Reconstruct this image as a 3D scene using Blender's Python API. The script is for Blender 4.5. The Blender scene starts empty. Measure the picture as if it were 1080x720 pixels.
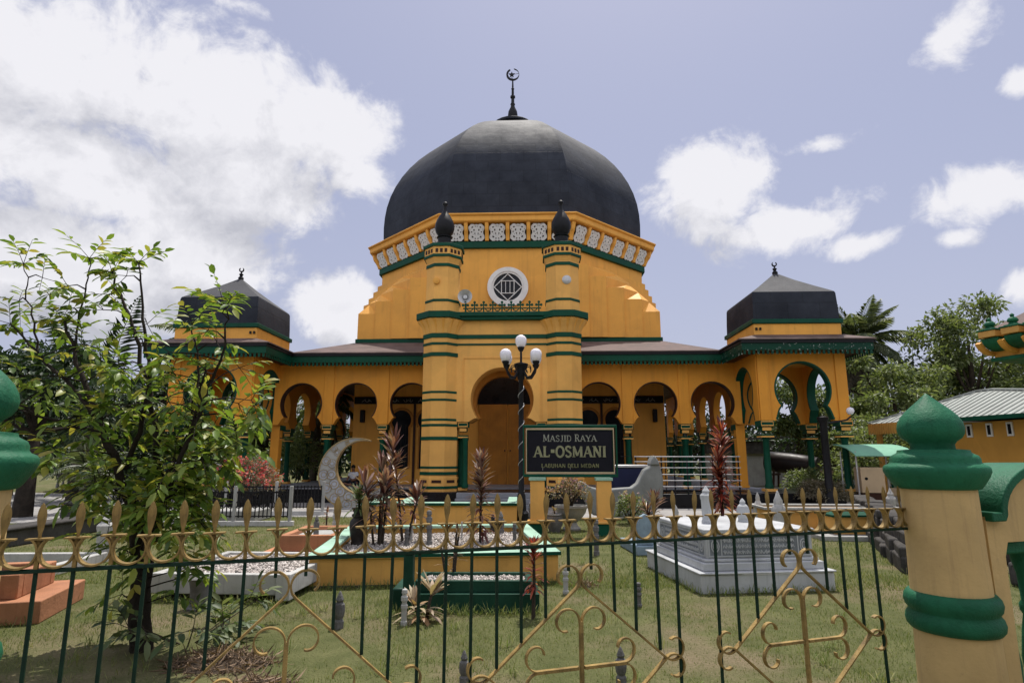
import bpy, bmesh, math, random
import numpy as np
from mathutils import Vector, Matrix
PI = math.pi
R = math.radians
rnd = random.Random(7)
rng = np.random.default_rng(11)
sc = bpy.context.scene
C = sc.collection

# ------------------------------------------------------------------ materials
def nt(name):
    m = bpy.data.materials.new(name); m.use_nodes = True
    t = m.node_tree
    return m, t, t.nodes, t.links, t.nodes['Principled BSDF']

def N(ns, kind, **kw):
    n = ns.new(kind)
    for k, v in kw.items():
        if k in n.inputs: n.inputs[k].default_value = v
        else: setattr(n, k, v)
    return n

def mixc(ns, ls, fac, a, b, mode='MIX'):
    n = ns.new('ShaderNodeMix'); n.data_type = 'RGBA'; n.blend_type = mode
    for sock, v in ((n.inputs[0], fac), (n.inputs[6], a), (n.inputs[7], b)):
        if hasattr(v, 'links') or hasattr(v, 'is_linked'): ls.new(v, sock)
        elif isinstance(v, (int, float)): sock.default_value = v
        else: sock.default_value = (*v, 1) if len(v) == 3 else v
    return n.outputs[2]

def mrange(ns, ls, v, a, b, c=0., d=1., smooth=False):
    n = ns.new('ShaderNodeMapRange')
    if smooth: n.interpolation_type = 'SMOOTHSTEP'
    ls.new(v, n.inputs[0])
    for i, x in enumerate((a, b, c, d)): n.inputs[1+i].default_value = x
    return n.outputs[0]

def paint(name, col, rough=.55, var=.18, scale=1.2, streak=.25, bump=.15, bscale=25., metal=0., dirt=None, spec=.22, chips=0., chipcol=(.55, .55, .52)):
    if max(col) < .16: spec = min(spec, .16)
    """weathered paint / plaster / stone: mottled colour, vertical run stains, fine relief"""
    m, t, ns, ls, p = nt(name)
    tc = ns.new('ShaderNodeTexCoord')
    n1 = N(ns, 'ShaderNodeTexNoise', Scale=scale, Detail=6., Roughness=.6); ls.new(tc.outputs['Object'], n1.inputs['Vector'])
    f1 = mrange(ns, ls, n1.outputs[0], .35, .7)
    dark = dirt or tuple(c*.55 for c in col)
    mp = ns.new('ShaderNodeMapping'); mp.inputs['Scale'].default_value = (5, 5, .35); ls.new(tc.outputs['Object'], mp.inputs['Vector'])
    n2 = N(ns, 'ShaderNodeTexNoise', Scale=scale*1.6, Detail=5., Roughness=.65); ls.new(mp.outputs[0], n2.inputs['Vector'])
    f2 = mrange(ns, ls, n2.outputs[0], .52, .78, 0, streak)
    light = tuple(min(1, c*(1+var*.5)) for c in col); low = tuple(c*(1-var) for c in col)
    c1 = mixc(ns, ls, f1, low, light)
    n6 = N(ns, 'ShaderNodeTexNoise', Scale=scale*.55+.15, Detail=3., Roughness=.5, Distortion=1.2); ls.new(tc.outputs['Object'], n6.inputs['Vector'])
    f6 = mrange(ns, ls, n6.outputs[0], .55, .57, 0, .22)                  # patches of newer paint
    c1 = mixc(ns, ls, f6, c1, tuple(min(1, c*1.12) for c in col))
    n7 = N(ns, 'ShaderNodeTexNoise', Scale=scale*9, Detail=9., Roughness=.75); ls.new(tc.outputs['Object'], n7.inputs['Vector'])
    f7 = mrange(ns, ls, n7.outputs[0], .60, .74, 0, min(.6, streak*1.3))
    c1 = mixc(ns, ls, f7, c1, dark)
    c2 = mixc(ns, ls, f2, c1, dark)
    if chips:
        n4 = N(ns, 'ShaderNodeTexNoise', Scale=scale*5, Detail=8., Roughness=.7); ls.new(tc.outputs['Object'], n4.inputs['Vector'])
        f4 = mrange(ns, ls, n4.outputs[0], .72-chips, .74-chips)
        c2 = mixc(ns, ls, f4, c2, chipcol)
    ls.new(c2, p.inputs['Base Color'])
    n3 = N(ns, 'ShaderNodeTexNoise', Scale=bscale, Detail=5., Roughness=.6); ls.new(tc.outputs['Object'], n3.inputs['Vector'])
    b = N(ns, 'ShaderNodeBump', Strength=bump, Distance=.02); ls.new(n3.outputs[0], b.inputs['Height']); ls.new(b.outputs[0], p.inputs['Normal'])
    r = mrange(ns, ls, n1.outputs[0], .3, .7, max(.05, rough-.12), min(1, rough+.12)); ls.new(r, p.inputs['Roughness'])
    p.inputs['Metallic'].default_value = metal
    p.inputs['Specular IOR Level'].default_value = spec
    return m

def leafmat(name, cols, rough=.45, trans=.35, spec=.4):
    m, t, ns, ls, p = nt(name)
    g = ns.new('ShaderNodeNewGeometry')
    cr = ns.new('ShaderNodeValToRGB'); ls.new(g.outputs['Random Per Island'], cr.inputs[0])
    el = cr.color_ramp.elements
    while len(el) < len(cols): el.new(.5)
    for i, c in enumerate(cols):
        el[i].position = i/(len(cols)-1); el[i].color = (*c, 1)
    ls.new(cr.outputs[0], p.inputs['Base Color'])
    p.inputs['Roughness'].default_value = rough; p.inputs['Specular IOR Level'].default_value = spec
    tr = ns.new('ShaderNodeBsdfTranslucent')
    br = mixc(ns, ls, 1., cr.outputs[0], (1.5, 1.5, .8), 'MULTIPLY'); ls.new(br, tr.inputs[0])
    mx = ns.new('ShaderNodeMixShader'); mx.inputs[0].default_value = trans
    ls.new(p.outputs[0], mx.inputs[1]); ls.new(tr.outputs[0], mx.inputs[2])
    ls.new(mx.outputs[0], ns['Material Output'].inputs[0])
    return m

OCHRE = (.80, .39, .075)
M = {}
M['ochre'] = paint('ochre_wall_paint', OCHRE, .6, .16, .5, .42, .15, 14, dirt=(.36, .17, .04))
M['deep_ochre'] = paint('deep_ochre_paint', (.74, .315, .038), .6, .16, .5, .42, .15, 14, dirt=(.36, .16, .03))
M['pale_ochre'] = paint('pale_ochre_plaster', (.80, .425, .11), .65, .18, .7, .3, .15, 14, dirt=(.40, .24, .08))
M['pillar_cream'] = paint('aged_cream_plaster', (.60, .42, .185), .75, .2, 2.2, .6, .2, 30, dirt=(.33, .22, .11))
M['grave_yellow'] = paint('grave_yellow_plaster', (.66, .36, .095), .65, .18, 1.5, .3, .2, 20, dirt=(.40, .22, .08))
M['green'] = paint('dark_green_paint', (.004, .064, .035), .5, .25, 2., .3, .1, 20, dirt=(.004, .03, .018))
M['green_peel'] = paint('peeling_green_paint', (.003, .046, .026), .5, .25, 2., .3, .2, 20, dirt=(.01, .03, .02), chips=.115)
M['pillar_green'] = paint('glossy_green_plaster', (.018, .135, .066), .55, .35, 3., .5, .3, 60, dirt=(.006, .055, .025), spec=.3)
M['mint'] = paint('mint_coping', (.33, .52, .40), .6, .25, 2., .35, .2, 30, dirt=(.16, .25, .19))
M['grave_green'] = paint('grave_green_paint', (.012, .055, .035), .5, .3, 3., .4, .2, 30, dirt=(.01, .02, .015))
M['blackroof'] = None
M['tin'] = paint('rusty_tin_roof', (.150, .108, .098), .75, .5, 1.3, .6, .3, 12, dirt=(.12, .07, .055))
M['black'] = paint('black_gloss', (.012, .012, .014), .3, .3, 2, .2, .05, 20)
M['iron'] = paint('black_iron', (.014, .014, .016), .45, .3, 6, .2, .1, 60)
M['fence_green'] = paint('fence_green_paint', (.008, .030, .017), .5, .35, 14, .2, .25, 120, dirt=(.02, .02, .012), chips=.03, chipcol=(.05, .045, .03))
M['gold'] = paint('old_gold_paint', (.33, .22, .072), .5, .5, 14, .6, .3, 110, metal=.0, dirt=(.05, .035, .015), chips=.07, chipcol=(.06, .035, .022))
M['white'] = paint('white_paint', (.74, .73, .70), .6, .1, 2, .25, .1, 20, dirt=(.4, .4, .38))
M['filigree'] = paint('white_filigree', (.72, .72, .70), .6, .12, 6, .2, .1, 30)
M['marble'] = paint('weathered_white_marble', (.47, .485, .495), .5, .22, 1.6, .6, .12, 18, dirt=(.26, .28, .29))
M['marble_dark'] = paint('carved_marble_ground', (.20, .22, .24), .6, .25, 4, .3, .3, 50)
M['concrete'] = paint('grey_concrete', (.36, .36, .345), .8, .25, 1.5, .5, .35, 24, dirt=(.13, .13, .12))
M['whitewash'] = paint('dirty_whitewash', (.46, .455, .435), .8, .22, 1.8, .6, .25, 24, dirt=(.2, .2, .18))
M['stone_dark'] = paint('dark_mossy_stone', (.075, .07, .065), .85, .5, 4, .6, .8, 12, dirt=(.02, .022, .018))
M['stone_mid'] = paint('weathered_wall_stone', (.085, .082, .075), .85, .4, 2.5, .6, .6, 14, dirt=(.04, .04, .035))
M['stone_head'] = paint('grey_headstone', (.17, .165, .16), .8, .4, 6, .6, .5, 40, dirt=(.05, .05, .045))
M['bluestone'] = paint('bluish_headstone', (.24, .32, .38), .7, .25, 5, .4, .3, 40)
M['terracotta'] = paint('terracotta_plaster', (.42, .19, .10), .75, .25, 2.4, .55, .3, 26, dirt=(.25, .11, .06))
M['asphalt'] = paint('grey_paving', (.31, .30, .29), .85, .2, .8, .0, .3, 20)
M['step'] = paint('grey_step_tile', (.24, .25, .27), .45, .15, 3, .2, .05, 20)
M['bark'] = paint('tree_bark', (.07, .055, .042), .9, .5, 6, .4, .9, 30)
M['darkbark'] = paint('dark_bark', (.035, .028, .022), .9, .5, 6, .4, .9, 30)
M['palm_trunk'] = paint('palm_trunk', (.10, .085, .065), .9, .5, 4, .2, .9, 18)
M['door'] = paint('orange_door_wood', (.46, .19, .03), .6, .3, 1.2, .3, .15, 20, dirt=(.13, .05, .015))
M['darkwood'] = paint('dark_brown_wood', (.05, .022, .014), .5, .3, 3, .3, .2, 24)
M['glass'] = paint('dark_glass', (.012, .014, .018), .12, .2, 2, 0, .02, 6, spec=.6)
M['signblack'] = paint('sign_black', (.010, .010, .016), .6, .3, 3, .2, .05, 30)
M['sign_letter'] = paint('sign_lettering', (.27, .27, .16), .6, .3, 8, .1, .1, 40)
M['sign_letter_pale'] = paint('sign_lettering_pale', (.30, .31, .26), .6, .3, 8, .1, .1, 40)
M['sign_letter_dim'] = paint('sign_lettering_dim', (.20, .20, .10), .6, .4, 8, .1, .1, 40)
M['script'] = paint('pale_script_paint', (.26, .26, .25), .6, .3, 8, .1, .1, 40)
M['housewall'] = paint('house_ochre', (.58, .30, .06), .65, .18, .8, .2, .12, 14)
M['zinc'] = paint('grey_green_sheet_roof', (.27, .29, .27), .6, .25, 1, .3, .1, 10, metal=.2)
M['awning'] = paint('green_awning', (.19, .42, .29), .6, .12, 2, .15, .1, 14)
M['navy'] = paint('navy_tarpaulin', (.014, .018, .05), .5, .3, 2, .2, .15, 10)
M['leather'] = paint('dark_drum_wood', (.022, .015, .013), .45, .35, 3, .3, .15, 20)
M['carton'] = paint('cream_board', (.50, .38, .24), .8, .1, 2, .15, .1, 20)
M['carpaint'] = paint('silver_car_paint', (.30, .31, .34), .25, .1, 1, 0, .01, 6, metal=.5)
M['cardark'] = paint('dark_car_paint', (.05, .055, .07), .25, .1, 1, 0, .01, 6, metal=.4)
M['rubber'] = paint('black_rubber', (.02, .02, .02), .8, .2, 4, 0, .1, 40)
M['skin'] = paint('skin', (.20, .10, .06), .6, .1, 4, 0, .05, 40)
M['hair'] = paint('black_hair', (.01, .009, .008), .6, .2, 8, 0, .1, 60)
M['shirt'] = paint('white_shirt', (.70, .71, .74), .8, .1, 4, 0, .1, 40)
M['trousers'] = paint('dark_trousers', (.02, .022, .03), .8, .2, 4, 0, .1, 40)
M['crescent'] = paint('crescent_panel', (.33, .33, .31), .55, .2, 2, .3, .1, 20)
M['crescent_disc'] = paint('crescent_pale_disc', (.36, .38, .42), .5, .2, 3, .2, .1, 20)
M['goldline'] = paint('gold_trim', (.36, .27, .14), .4, .2, 4, .1, .1, 30, metal=.3)
M['pot_dark'] = paint('dark_glazed_jar', (.035, .03, .028), .35, .3, 5, .3, .2, 30)
M['fishgrey'] = paint('pale_grey_sculpture', (.25, .26, .25), .75, .25, 1.5, .55, .3, 20, dirt=(.2, .2, .2))
M['metal'] = paint('pale_metal', (.52, .52, .52), .4, .15, 3, .1, .05, 30, metal=.4)
M['leaf_fg'] = leafmat('broad_green_leaf', [(.045, .085, .018), (.10, .17, .028), (.165, .25, .04), (.23, .30, .055), (.32, .28, .06)], .42, .38)
M['leaf_dark'] = leafmat('dark_green_leaf', [(.012, .028, .010), (.022, .045, .016), (.04, .07, .024)], .5, .2)
M['leaf_mid'] = leafmat('mid_green_leaf', [(.04, .065, .025), (.07, .11, .04), (.115, .15, .06), (.17, .20, .09)], .5, .35)
M['leaf_light'] = leafmat('light_green_leaf', [(.075, .105, .04), (.125, .165, .06), (.19, .22, .10)], .5, .4)
M['leaf_olive'] = leafmat('dry_olive_leaf', [(.09, .085, .05), (.16, .14, .095), (.22, .19, .14)], .6, .25)
M['palm_leaf'] = leafmat('palm_leaf', [(.045, .07, .03), (.085, .11, .05), (.14, .16, .085)], .45, .35)
M['dead_frond'] = leafmat('dead_palm_frond', [(.045, .04, .025), (.09, .08, .05)], .7, .2)
M['cordyline'] = leafmat('burgundy_leaf', [(.035, .011, .011), (.09, .028, .022), (.16, .065, .05), (.27, .15, .12), (.34, .24, .20), (.09, .07, .03)], .4, .3)
M['cordyred'] = leafmat('red_cordyline_leaf', [(.05, .014, .014), (.11, .025, .022), (.35, .05, .035), (.42, .12, .06), (.36, .27, .24)], .4, .3)
M['croton'] = leafmat('croton_leaf', [(.30, .17, .08), (.42, .33, .20), (.46, .40, .28), (.20, .10, .05)], .45, .25)
M['pinkflower'] = leafmat('pink_bougainvillea', [(.50, .05, .08), (.62, .12, .14), (.60, .22, .16)], .6, .3)
M['mixedflower'] = leafmat('mixed_flower', [(.45, .40, .25), (.40, .22, .10), (.30, .16, .30), (.5, .45, .30)], .6, .3)
M['soil'] = paint('dark_loose_soil', (.065, .048, .034), .95, .5, 6, .3, .9, 25)
M['straw'] = leafmat('dry_straw', [(.10, .065, .04), (.20, .135, .085), (.30, .21, .14)], .8, .15)
M['grassblade'] = leafmat('grass_blade', [(.085, .125, .034), (.135, .18, .055), (.185, .215, .078), (.27, .255, .12)], .7, .3, .1)
M['pebble'] = leafmat('gravel_pebble', [(.22, .20, .18), (.38, .34, .31), (.55, .49, .45), (.62, .58, .54)], .8, 0, .2)

def globe_mat():
    m, t, ns, ls, p = nt('white_globe_glass')
    p.inputs['Base Color'].default_value = (.82, .80, .84, 1); p.inputs['Roughness'].default_value = .25
    p.inputs['Transmission Weight'].default_value = 0.; p.inputs['Subsurface Weight'].default_value = .5
    p.inputs['Subsurface Radius'].default_value = (.1, .1, .1)
    return m
M['globe'] = globe_mat()

def roof_mat():
    m, t, ns, ls, p = nt('black_sheet_dome')
    uv = ns.new('ShaderNodeUVMap')
    tc = ns.new('ShaderNodeTexCoord')
    br = N(ns, 'ShaderNodeTexBrick', Scale=1.); br.inputs['Mortar Size'].default_value = .02; br.inputs['Brick Width'].default_value = 1.15
    br.inputs['Row Height'].default_value = .62
    for k, c in (('Color1', (.92,)*3), ('Color2', (1.08,)*3), ('Mortar', (.74,)*3)): br.inputs[k].default_value = (*c, 1)
    ls.new(uv.outputs[0], br.inputs['Vector'])
    n = N(ns, 'ShaderNodeTexNoise', Scale=.8, Detail=7., Roughness=.65); ls.new(tc.outputs['Object'], n.inputs['Vector'])
    f = mrange(ns, ls, n.outputs[0], .35, .7)
    c = mixc(ns, ls, f, (.010, .013, .021), (.024, .029, .041))
    c2 = mixc(ns, ls, 1., c, br.outputs[0], 'MULTIPLY')
    gm = ns.new('ShaderNodeNewGeometry'); sx_ = ns.new('ShaderNodeSeparateXYZ'); ls.new(gm.outputs['True Normal'], sx_.inputs[0])
    n5 = N(ns, 'ShaderNodeTexNoise', Scale=1.6, Detail=8., Roughness=.7); ls.new(tc.outputs['Object'], n5.inputs['Vector'])
    ad = ns.new('ShaderNodeMath'); ad.operation = 'MULTIPLY_ADD'; ls.new(n5.outputs[0], ad.inputs[0]); ad.inputs[1].default_value = .5; ls.new(sx_.outputs[2], ad.inputs[2])
    dust = mrange(ns, ls, ad.outputs[0], .74, .98, 0, .85)                # dust lies on the flatter upper sheets
    c2 = mixc(ns, ls, dust, c2, (.058, .059, .063))
    ls.new(c2, p.inputs['Base Color'])
    r = mrange(ns, ls, n.outputs[0], .3, .7, .80, .68); ls.new(r, p.inputs['Roughness'])
    b = N(ns, 'ShaderNodeBump', Strength=.35, Distance=.02); b.invert = True
    ls.new(br.outputs['Fac'], b.inputs['Height'])
    n2 = N(ns, 'ShaderNodeTexNoise', Scale=1.7, Detail=4.); ls.new(tc.outputs['Object'], n2.inputs['Vector'])
    b2 = N(ns, 'ShaderNodeBump', Strength=.25, Distance=.06); ls.new(n2.outputs[0], b2.inputs['Height']); ls.new(b.outputs[0], b2.inputs['Normal'])
    ls.new(b2.outputs[0], p.inputs['Normal'])
    p.inputs['Specular IOR Level'].default_value = .3
    return m
M['blackroof'] = roof_mat()

def ground_mat():
    m, t, ns, ls, p = nt('lawn_and_soil')
    tc = ns.new('ShaderNodeTexCoord')
    def noise(s, d=6., r=.6):
        n = N(ns, 'ShaderNodeTexNoise', Scale=s, Detail=d, Roughness=r); ls.new(tc.outputs['Object'], n.inputs['Vector']); return n.outputs[0]
    a = noise(.55); b = noise(2.7); c = noise(38., 4.)
    g = mixc(ns, ls, mrange(ns, ls, b, .35, .65), (.085, .10, .035), (.15, .155, .065))
    g = mixc(ns, ls, mrange(ns, ls, a, .50, .66), g, (.23, .18, .115))
    g = mixc(ns, ls, mrange(ns, ls, c, .3, .75, .0, .65), g, (.075, .072, .032))
    ls.new(g, p.inputs['Base Color']); p.inputs['Roughness'].default_value = .95; p.inputs['Specular IOR Level'].default_value = .1
    bm = N(ns, 'ShaderNodeBump', Strength=.8, Distance=.04); ls.new(c, bm.inputs['Height']); ls.new(bm.outputs[0], p.inputs['Normal'])
    return m
M['ground'] = ground_mat()

# ------------------------------------------------------------------ mesh building
ORG = {}
class B:
    def __init__(s): s.v = []; s.f = []; s.uv = None
    def add(s, vs, fs):
        o = len(s.v); s.v += [tuple(x) for x in vs]; s.f += [tuple(i+o for i in f) for f in fs]
    def box(s, x0, x1, y0, y1, z0, z1, rz=0., c=None):
        vs = [(x, y, z) for z in (z0, z1) for x, y in ((x0, y0), (x1, y0), (x1, y1), (x0, y1))]
        if rz:
            cx, cy = c or ((x0+x1)/2, (y0+y1)/2); k, q = math.cos(rz), math.sin(rz)
            vs = [(cx+(x-cx)*k-(y-cy)*q, cy+(x-cx)*q+(y-cy)*k, z) for x, y, z in vs]
        s.add(vs, [(3, 2, 1, 0), (4, 5, 6, 7), (0, 1, 5, 4), (1, 2, 6, 5), (2, 3, 7, 6), (3, 0, 4, 7)])
        return s
    def prism(s, poly, plane, lo, hi):
        n = len(poly)
        f3 = {'xz': lambda a, b, h: (a, h, b), 'xy': lambda a, b, h: (a, b, h), 'yz': lambda a, b, h: (h, a, b)}[plane]
        vs = [f3(a, b, lo) for a, b in poly] + [f3(a, b, hi) for a, b in poly]
        fs = [tuple(range(n)), tuple(range(2*n-1, n-1, -1))] + [(i, i+n, (i+1) % n+n, (i+1) % n) for i in range(n)]
        s.add(vs, fs); return s
    def frust(s, lo, hi, z0, z1):          # two same-length plan polygons
        n = len(lo)
        vs = [(x, y, z0) for x, y in lo] + [(x, y, z1) for x, y in hi]
        s.add(vs, [tuple(range(n-1, -1, -1)), tuple(range(n, 2*n))] + [(i, (i+1) % n, (i+1) % n+n, i+n) for i in range(n)]); return s
    def lathe(s, prof, n=24, cx=0., cy=0., cz=0., rot=0., sx=1., sy=1., uv=False):
        o = len(s.v); k = len(prof)
        for r, z in prof:
            for j in range(n):
                a = rot+2*PI*j/n; s.v.append((cx+r*sx*math.cos(a), cy+r*sy*math.sin(a), cz+z))
        base = len(s.f)
        for i in range(k-1):
            for j in range(n):
                s.f.append((o+i*n+j, o+i*n+(j+1) % n, o+(i+1)*n+(j+1) % n, o+(i+1)*n+j))
        if uv:
            L = [0.]
            for i in range(1, k): L.append(L[-1]+math.dist(prof[i-1], prof[i]))
            s.uv = {}
            for i in range(k-1):
                for j in range(n):
                    w0 = 2*prof[i][0]*math.sin(PI/n); w1 = 2*prof[i+1][0]*math.sin(PI/n); u = j*3.3
                    s.uv[base+i*n+j] = [(u-w0/2, L[i]), (u+w0/2, L[i]), (u+w1/2, L[i+1]), (u-w1/2, L[i+1])]
        s.f.append(tuple(o+j for j in range(n-1, -1, -1))); s.f.append(tuple(o+(k-1)*n+j for j in range(n)))
        return s
    def tube(s, path, rad, n=7):
        path = [Vector(p) for p in path]; k = len(path)
        if not hasattr(rad, '__len__'): rad = [rad]*k
        o = len(s.v); up = Vector((.13, .31, .94))
        for i, p in enumerate(path):
            d = (path[min(i+1, k-1)]-path[max(i-1, 0)]).normalized()
            a = d.cross(up)
            if a.length < .05: a = d.cross(Vector((1, 0, 0)))
            a.normalize(); b = d.cross(a)
            for j in range(n):
                q = 2*PI*j/n; s.v.append(tuple(p+(a*math.cos(q)+b*math.sin(q))*rad[i]))
        for i in range(k-1):
            for j in range(n): s.f.append((o+i*n+j, o+(i+1)*n+j, o+(i+1)*n+(j+1) % n, o+i*n+(j+1) % n))
        s.f.append(tuple(o+j for j in range(n))); s.f.append(tuple(o+(k-1)*n+j for j in range(n-1, -1, -1)))
        return s
    def strap(s, path, lo, hi, t, plane='xz', closed=False):
        """flat bar following a path drawn in a plane"""
        n = len(path); L = []; Rr = []
        for i in range(n):
            if closed: a, b = path[i-1], path[(i+1) % n]
            else: a, b = path[max(i-1, 0)], path[min(i+1, n-1)]
            dx, dz = b[0]-a[0], b[1]-a[1]; q = math.hypot(dx, dz) or 1
            nx, nz = -dz/q*t/2, dx/q*t/2
            L.append((path[i][0]+nx, path[i][1]+nz)); Rr.append((path[i][0]-nx, path[i][1]-nz))
        f3 = {'xz': lambda a, h: (a[0], h, a[1]), 'xy': lambda a, h: (a[0], a[1], h), 'yz': lambda a, h: (h, a[0], a[1])}[plane]
        vs = []
        for i in range(n): vs += [f3(L[i], lo), f3(L[i], hi), f3(Rr[i], hi), f3(Rr[i], lo)]
        fs = []
        for i in range(n if closed else n-1):
            a, b = 4*i, 4*((i+1) % n)
            for k in range(4): fs.append((a+k, a+(k+1) % 4, b+(k+1) % 4, b+k))
        if not closed: fs += [(3, 2, 1, 0), (4*n-4, 4*n-3, 4*n-2, 4*n-1)]
        s.add(vs, fs); return s
    def build(s, name, mat, parent=None, smooth=0., bevel=0., seg=2, org=None):
        me = bpy.data.meshes.new(name)
        if org is None:
            r = parent
            while r is not None and r.parent is not None: r = r.parent
            org = ORG.get(r.name, (0, 0, 0)) if r is not None else (0, 0, 0)
        me.from_pydata([(x-org[0], y-org[1], z-org[2]) for x, y, z in s.v], [], s.f)
        if s.uv:
            l = me.uv_layers.new(name='UVMap')
            for pi, co in s.uv.items():
                p = me.polygons[pi]
                for q, li in enumerate(p.loop_indices): l.data[li].uv = co[q]
        bm = bmesh.new(); bm.from_mesh(me); bmesh.ops.recalc_face_normals(bm, faces=bm.faces); bm.to_mesh(me); bm.free()
        for m in (mat if isinstance(mat, (list, tuple)) else [mat]): me.materials.append(m)
        if smooth:
            me.polygons.foreach_set('use_smooth', [True]*len(me.polygons))
            me.set_sharp_from_angle(angle=R(smooth))
        o = bpy.data.objects.new(name, me); C.objects.link(o)
        if parent is not None: o.parent = parent
        elif org != (0, 0, 0): o.location = org
        if bevel:
            b = o.modifiers.new('soft_edges', 'BEVEL'); b.width = bevel; b.segments = seg; b.limit_method = 'ANGLE'; b.angle_limit = R(38)
            b.use_clamp_overlap = True
            me.polygons.foreach_set('use_smooth', [True]*len(me.polygons)); me.set_sharp_from_angle(angle=R(smooth or 35))
        return o

def tris(name, V, F, mat, parent=None):
    """triangle soup from numpy arrays"""
    me = bpy.data.meshes.new(name); V = np.asarray(V, np.float32).reshape(-1, 3); F = np.asarray(F, np.int32).reshape(-1, 3)
    me.vertices.add(len(V)); me.vertices.foreach_set('co', V.ravel())
    me.loops.add(F.size); me.loops.foreach_set('vertex_index', F.ravel())
    me.polygons.add(len(F)); me.polygons.foreach_set('loop_start', np.arange(0, F.size, 3, dtype=np.int32))
    me.update(calc_edges=True); me.materials.append(mat)
    o = bpy.data.objects.new(name, me); C.objects.link(o)
    if parent is not None: o.parent = parent
    return o

def tag(o, label=None, cat=None, group=None, kind=None):
    if label: o['label'] = label
    if cat: o['category'] = cat
    if group: o['group'] = group
    if kind: o['kind'] = kind
    return o
def thing(name, label, cat, loc=(0, 0, 0), rz=0., group=None, world=False):
    o = bpy.data.objects.new(name, None); C.objects.link(o); o.location = loc; o.rotation_euler = (0, 0, rz); o.empty_display_size = .2
    if world: ORG[o.name] = tuple(loc)
    return tag(o, label, cat, group)
def copy_tree(o, parent=None):
    c = o.copy(); C.objects.link(c)
    if parent is not None: c.parent = parent
    for ch in list(o.children): copy_tree(ch, c)
    return c
def dup(root, loc, rz, label, group=None, scale=None):
    c = copy_tree(root); c.location = loc; c.rotation_euler = (0, 0, rz); c['label'] = label
    if group: c['group'] = group
    if scale: c.scale = scale if hasattr(scale, '__len__') else (scale,)*3
    return c
def structure(o): o['kind'] = 'structure'; return o

def norm(a): return a/np.maximum(np.linalg.norm(a, axis=-1, keepdims=True), 1e-9)
def leaves(P, D, U, L, W, droop=.15, fold=.18, fine=False):
    """leaf-shaped faces: base P, axis D, face normal U, length L, width W -> verts, tris"""
    n = len(P); D = norm(D); S = norm(np.cross(D, U)); U = np.cross(S, D)
    L = np.broadcast_to(L, (n,))[:, None]; W = np.broadcast_to(W, (n,))[:, None]
    if not fine:
        V = np.stack([P, P+D*L*.45+S*W*.5+U*W*fold, P+D*L-U*L*droop, P+D*L*.45-S*W*.5+U*W*fold], 1)
        F = np.array([[0, 1, 2], [0, 2, 3]])
        k = 4
    else:
        V = np.stack([P, P+D*L*.3+S*W*.42+U*W*fold, P+D*L*.68+S*W*.40+U*(W*fold-L*droop*.4), P+D*L-U*L*droop,
                      P+D*L*.68-S*W*.40+U*(W*fold-L*droop*.4), P+D*L*.3-S*W*.42+U*W*fold, P+D*L*.3, P+D*L*.68-U*L*droop*.4], 1)
        F = np.array([[0, 1, 6], [1, 2, 7], [1, 7, 6], [2, 3, 7], [0, 6, 5], [5, 6, 7], [5, 7, 4], [4, 7, 3]])
        k = 8
    return V.reshape(-1, 3), (F[None]+np.arange(n)[:, None, None]*k).reshape(-1, 3)
def strips(P, D, L, W, droop, seg=4, taper=1.):
    """strap leaves that arch over: base P, heading D, length L, width W, droop 0..1"""
    n = len(P); D = norm(D); L = np.broadcast_to(L, (n,)); W = np.broadcast_to(W, (n,)); droop = np.broadcast_to(droop, (n,))
    S = norm(np.cross(D, np.tile([0., 0, 1.], (n, 1))+1e-3))
    pts = [P]; d = D.copy()
    for i in range(seg):
        d = norm(d+np.array([0, 0, -1.])*(droop/seg)[:, None]*1.6*(i > 0)); pts.append(pts[-1]+d*(L/seg)[:, None])
    V = []
    for i, p in enumerate(pts):
        t = i/seg; w = W*(.35+1.3*t if t < .5 else 1.0*(1-(2*t-1)**2*.98))*.5
        V += [p+S*w[:, None], p-S*w[:, None]]
    V = np.stack(V, 1); k = V.shape[1]; F = []
    for i in range(seg): a = 2*i; F += [[a, a+1, a+3], [a, a+3, a+2]]
    return V.reshape(-1, 3), (np.array(F)[None]+np.arange(n)[:, None, None]*k).reshape(-1, 3)
def join(parts):
    Vs, Fs, o = [], [], 0
    for V, F in parts: Vs.append(V); Fs.append(F+o); o += len(V)
    return np.concatenate(Vs), np.concatenate(Fs)
def rdir(n): return norm(rng.normal(size=(n, 3)))
def arc(cx, cz, r, a0, a1, n): return [(cx+r*math.cos(R(a0+(a1-a0)*i/n)), cz+r*math.sin(R(a0+(a1-a0)*i/n))) for i in range(n+1)]
def octa(ap, cx=0., cy=0.):
    r = ap/math.cos(PI/8); return [(cx+r*math.cos(PI/8+i*PI/4), cy+r*math.sin(PI/8+i*PI/4)) for i in range(8)]

# ================================================================== THE MOSQUE
mq = thing('mosque', 'ochre mosque with black faceted dome, green trim and horseshoe arches', 'mosque', (0, 27, 0), world=True)
FL = .5                                             # floor level
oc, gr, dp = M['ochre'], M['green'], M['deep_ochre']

def arch_outline(cx, zc, r, cusp, zbot, hb, n=36):
    """opening from the right capital up round the horseshoe to the left capital"""
    a = math.degrees(math.acos(cusp/r)); zcu = zc-math.sqrt(r*r-cusp*cusp)
    right = []
    for i in range(7):                              # rounded lobe between capital and cusp
        t = i/6; right.append((cx+cusp+(hb-cusp)*(1-t)**.55 if t < 1 else cx+cusp, zbot+(zcu-zbot)*(t**1.5*.8+.2*t)))
    circ = arc(cx, zc, r, -a, 180+a, n)[1:-1]
    left = [(2*cx-x, z) for x, z in reversed(right)]
    return right+circ+left
def arch_wall(b, x0, x1, z1, outl, lo, hi, plane='xz'):
    zb = outl[0][1]
    b.prism([(x0, zb)] + [(x0, z1), (x1, z1), (x1, zb)] + outl, plane, lo, hi)

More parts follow.
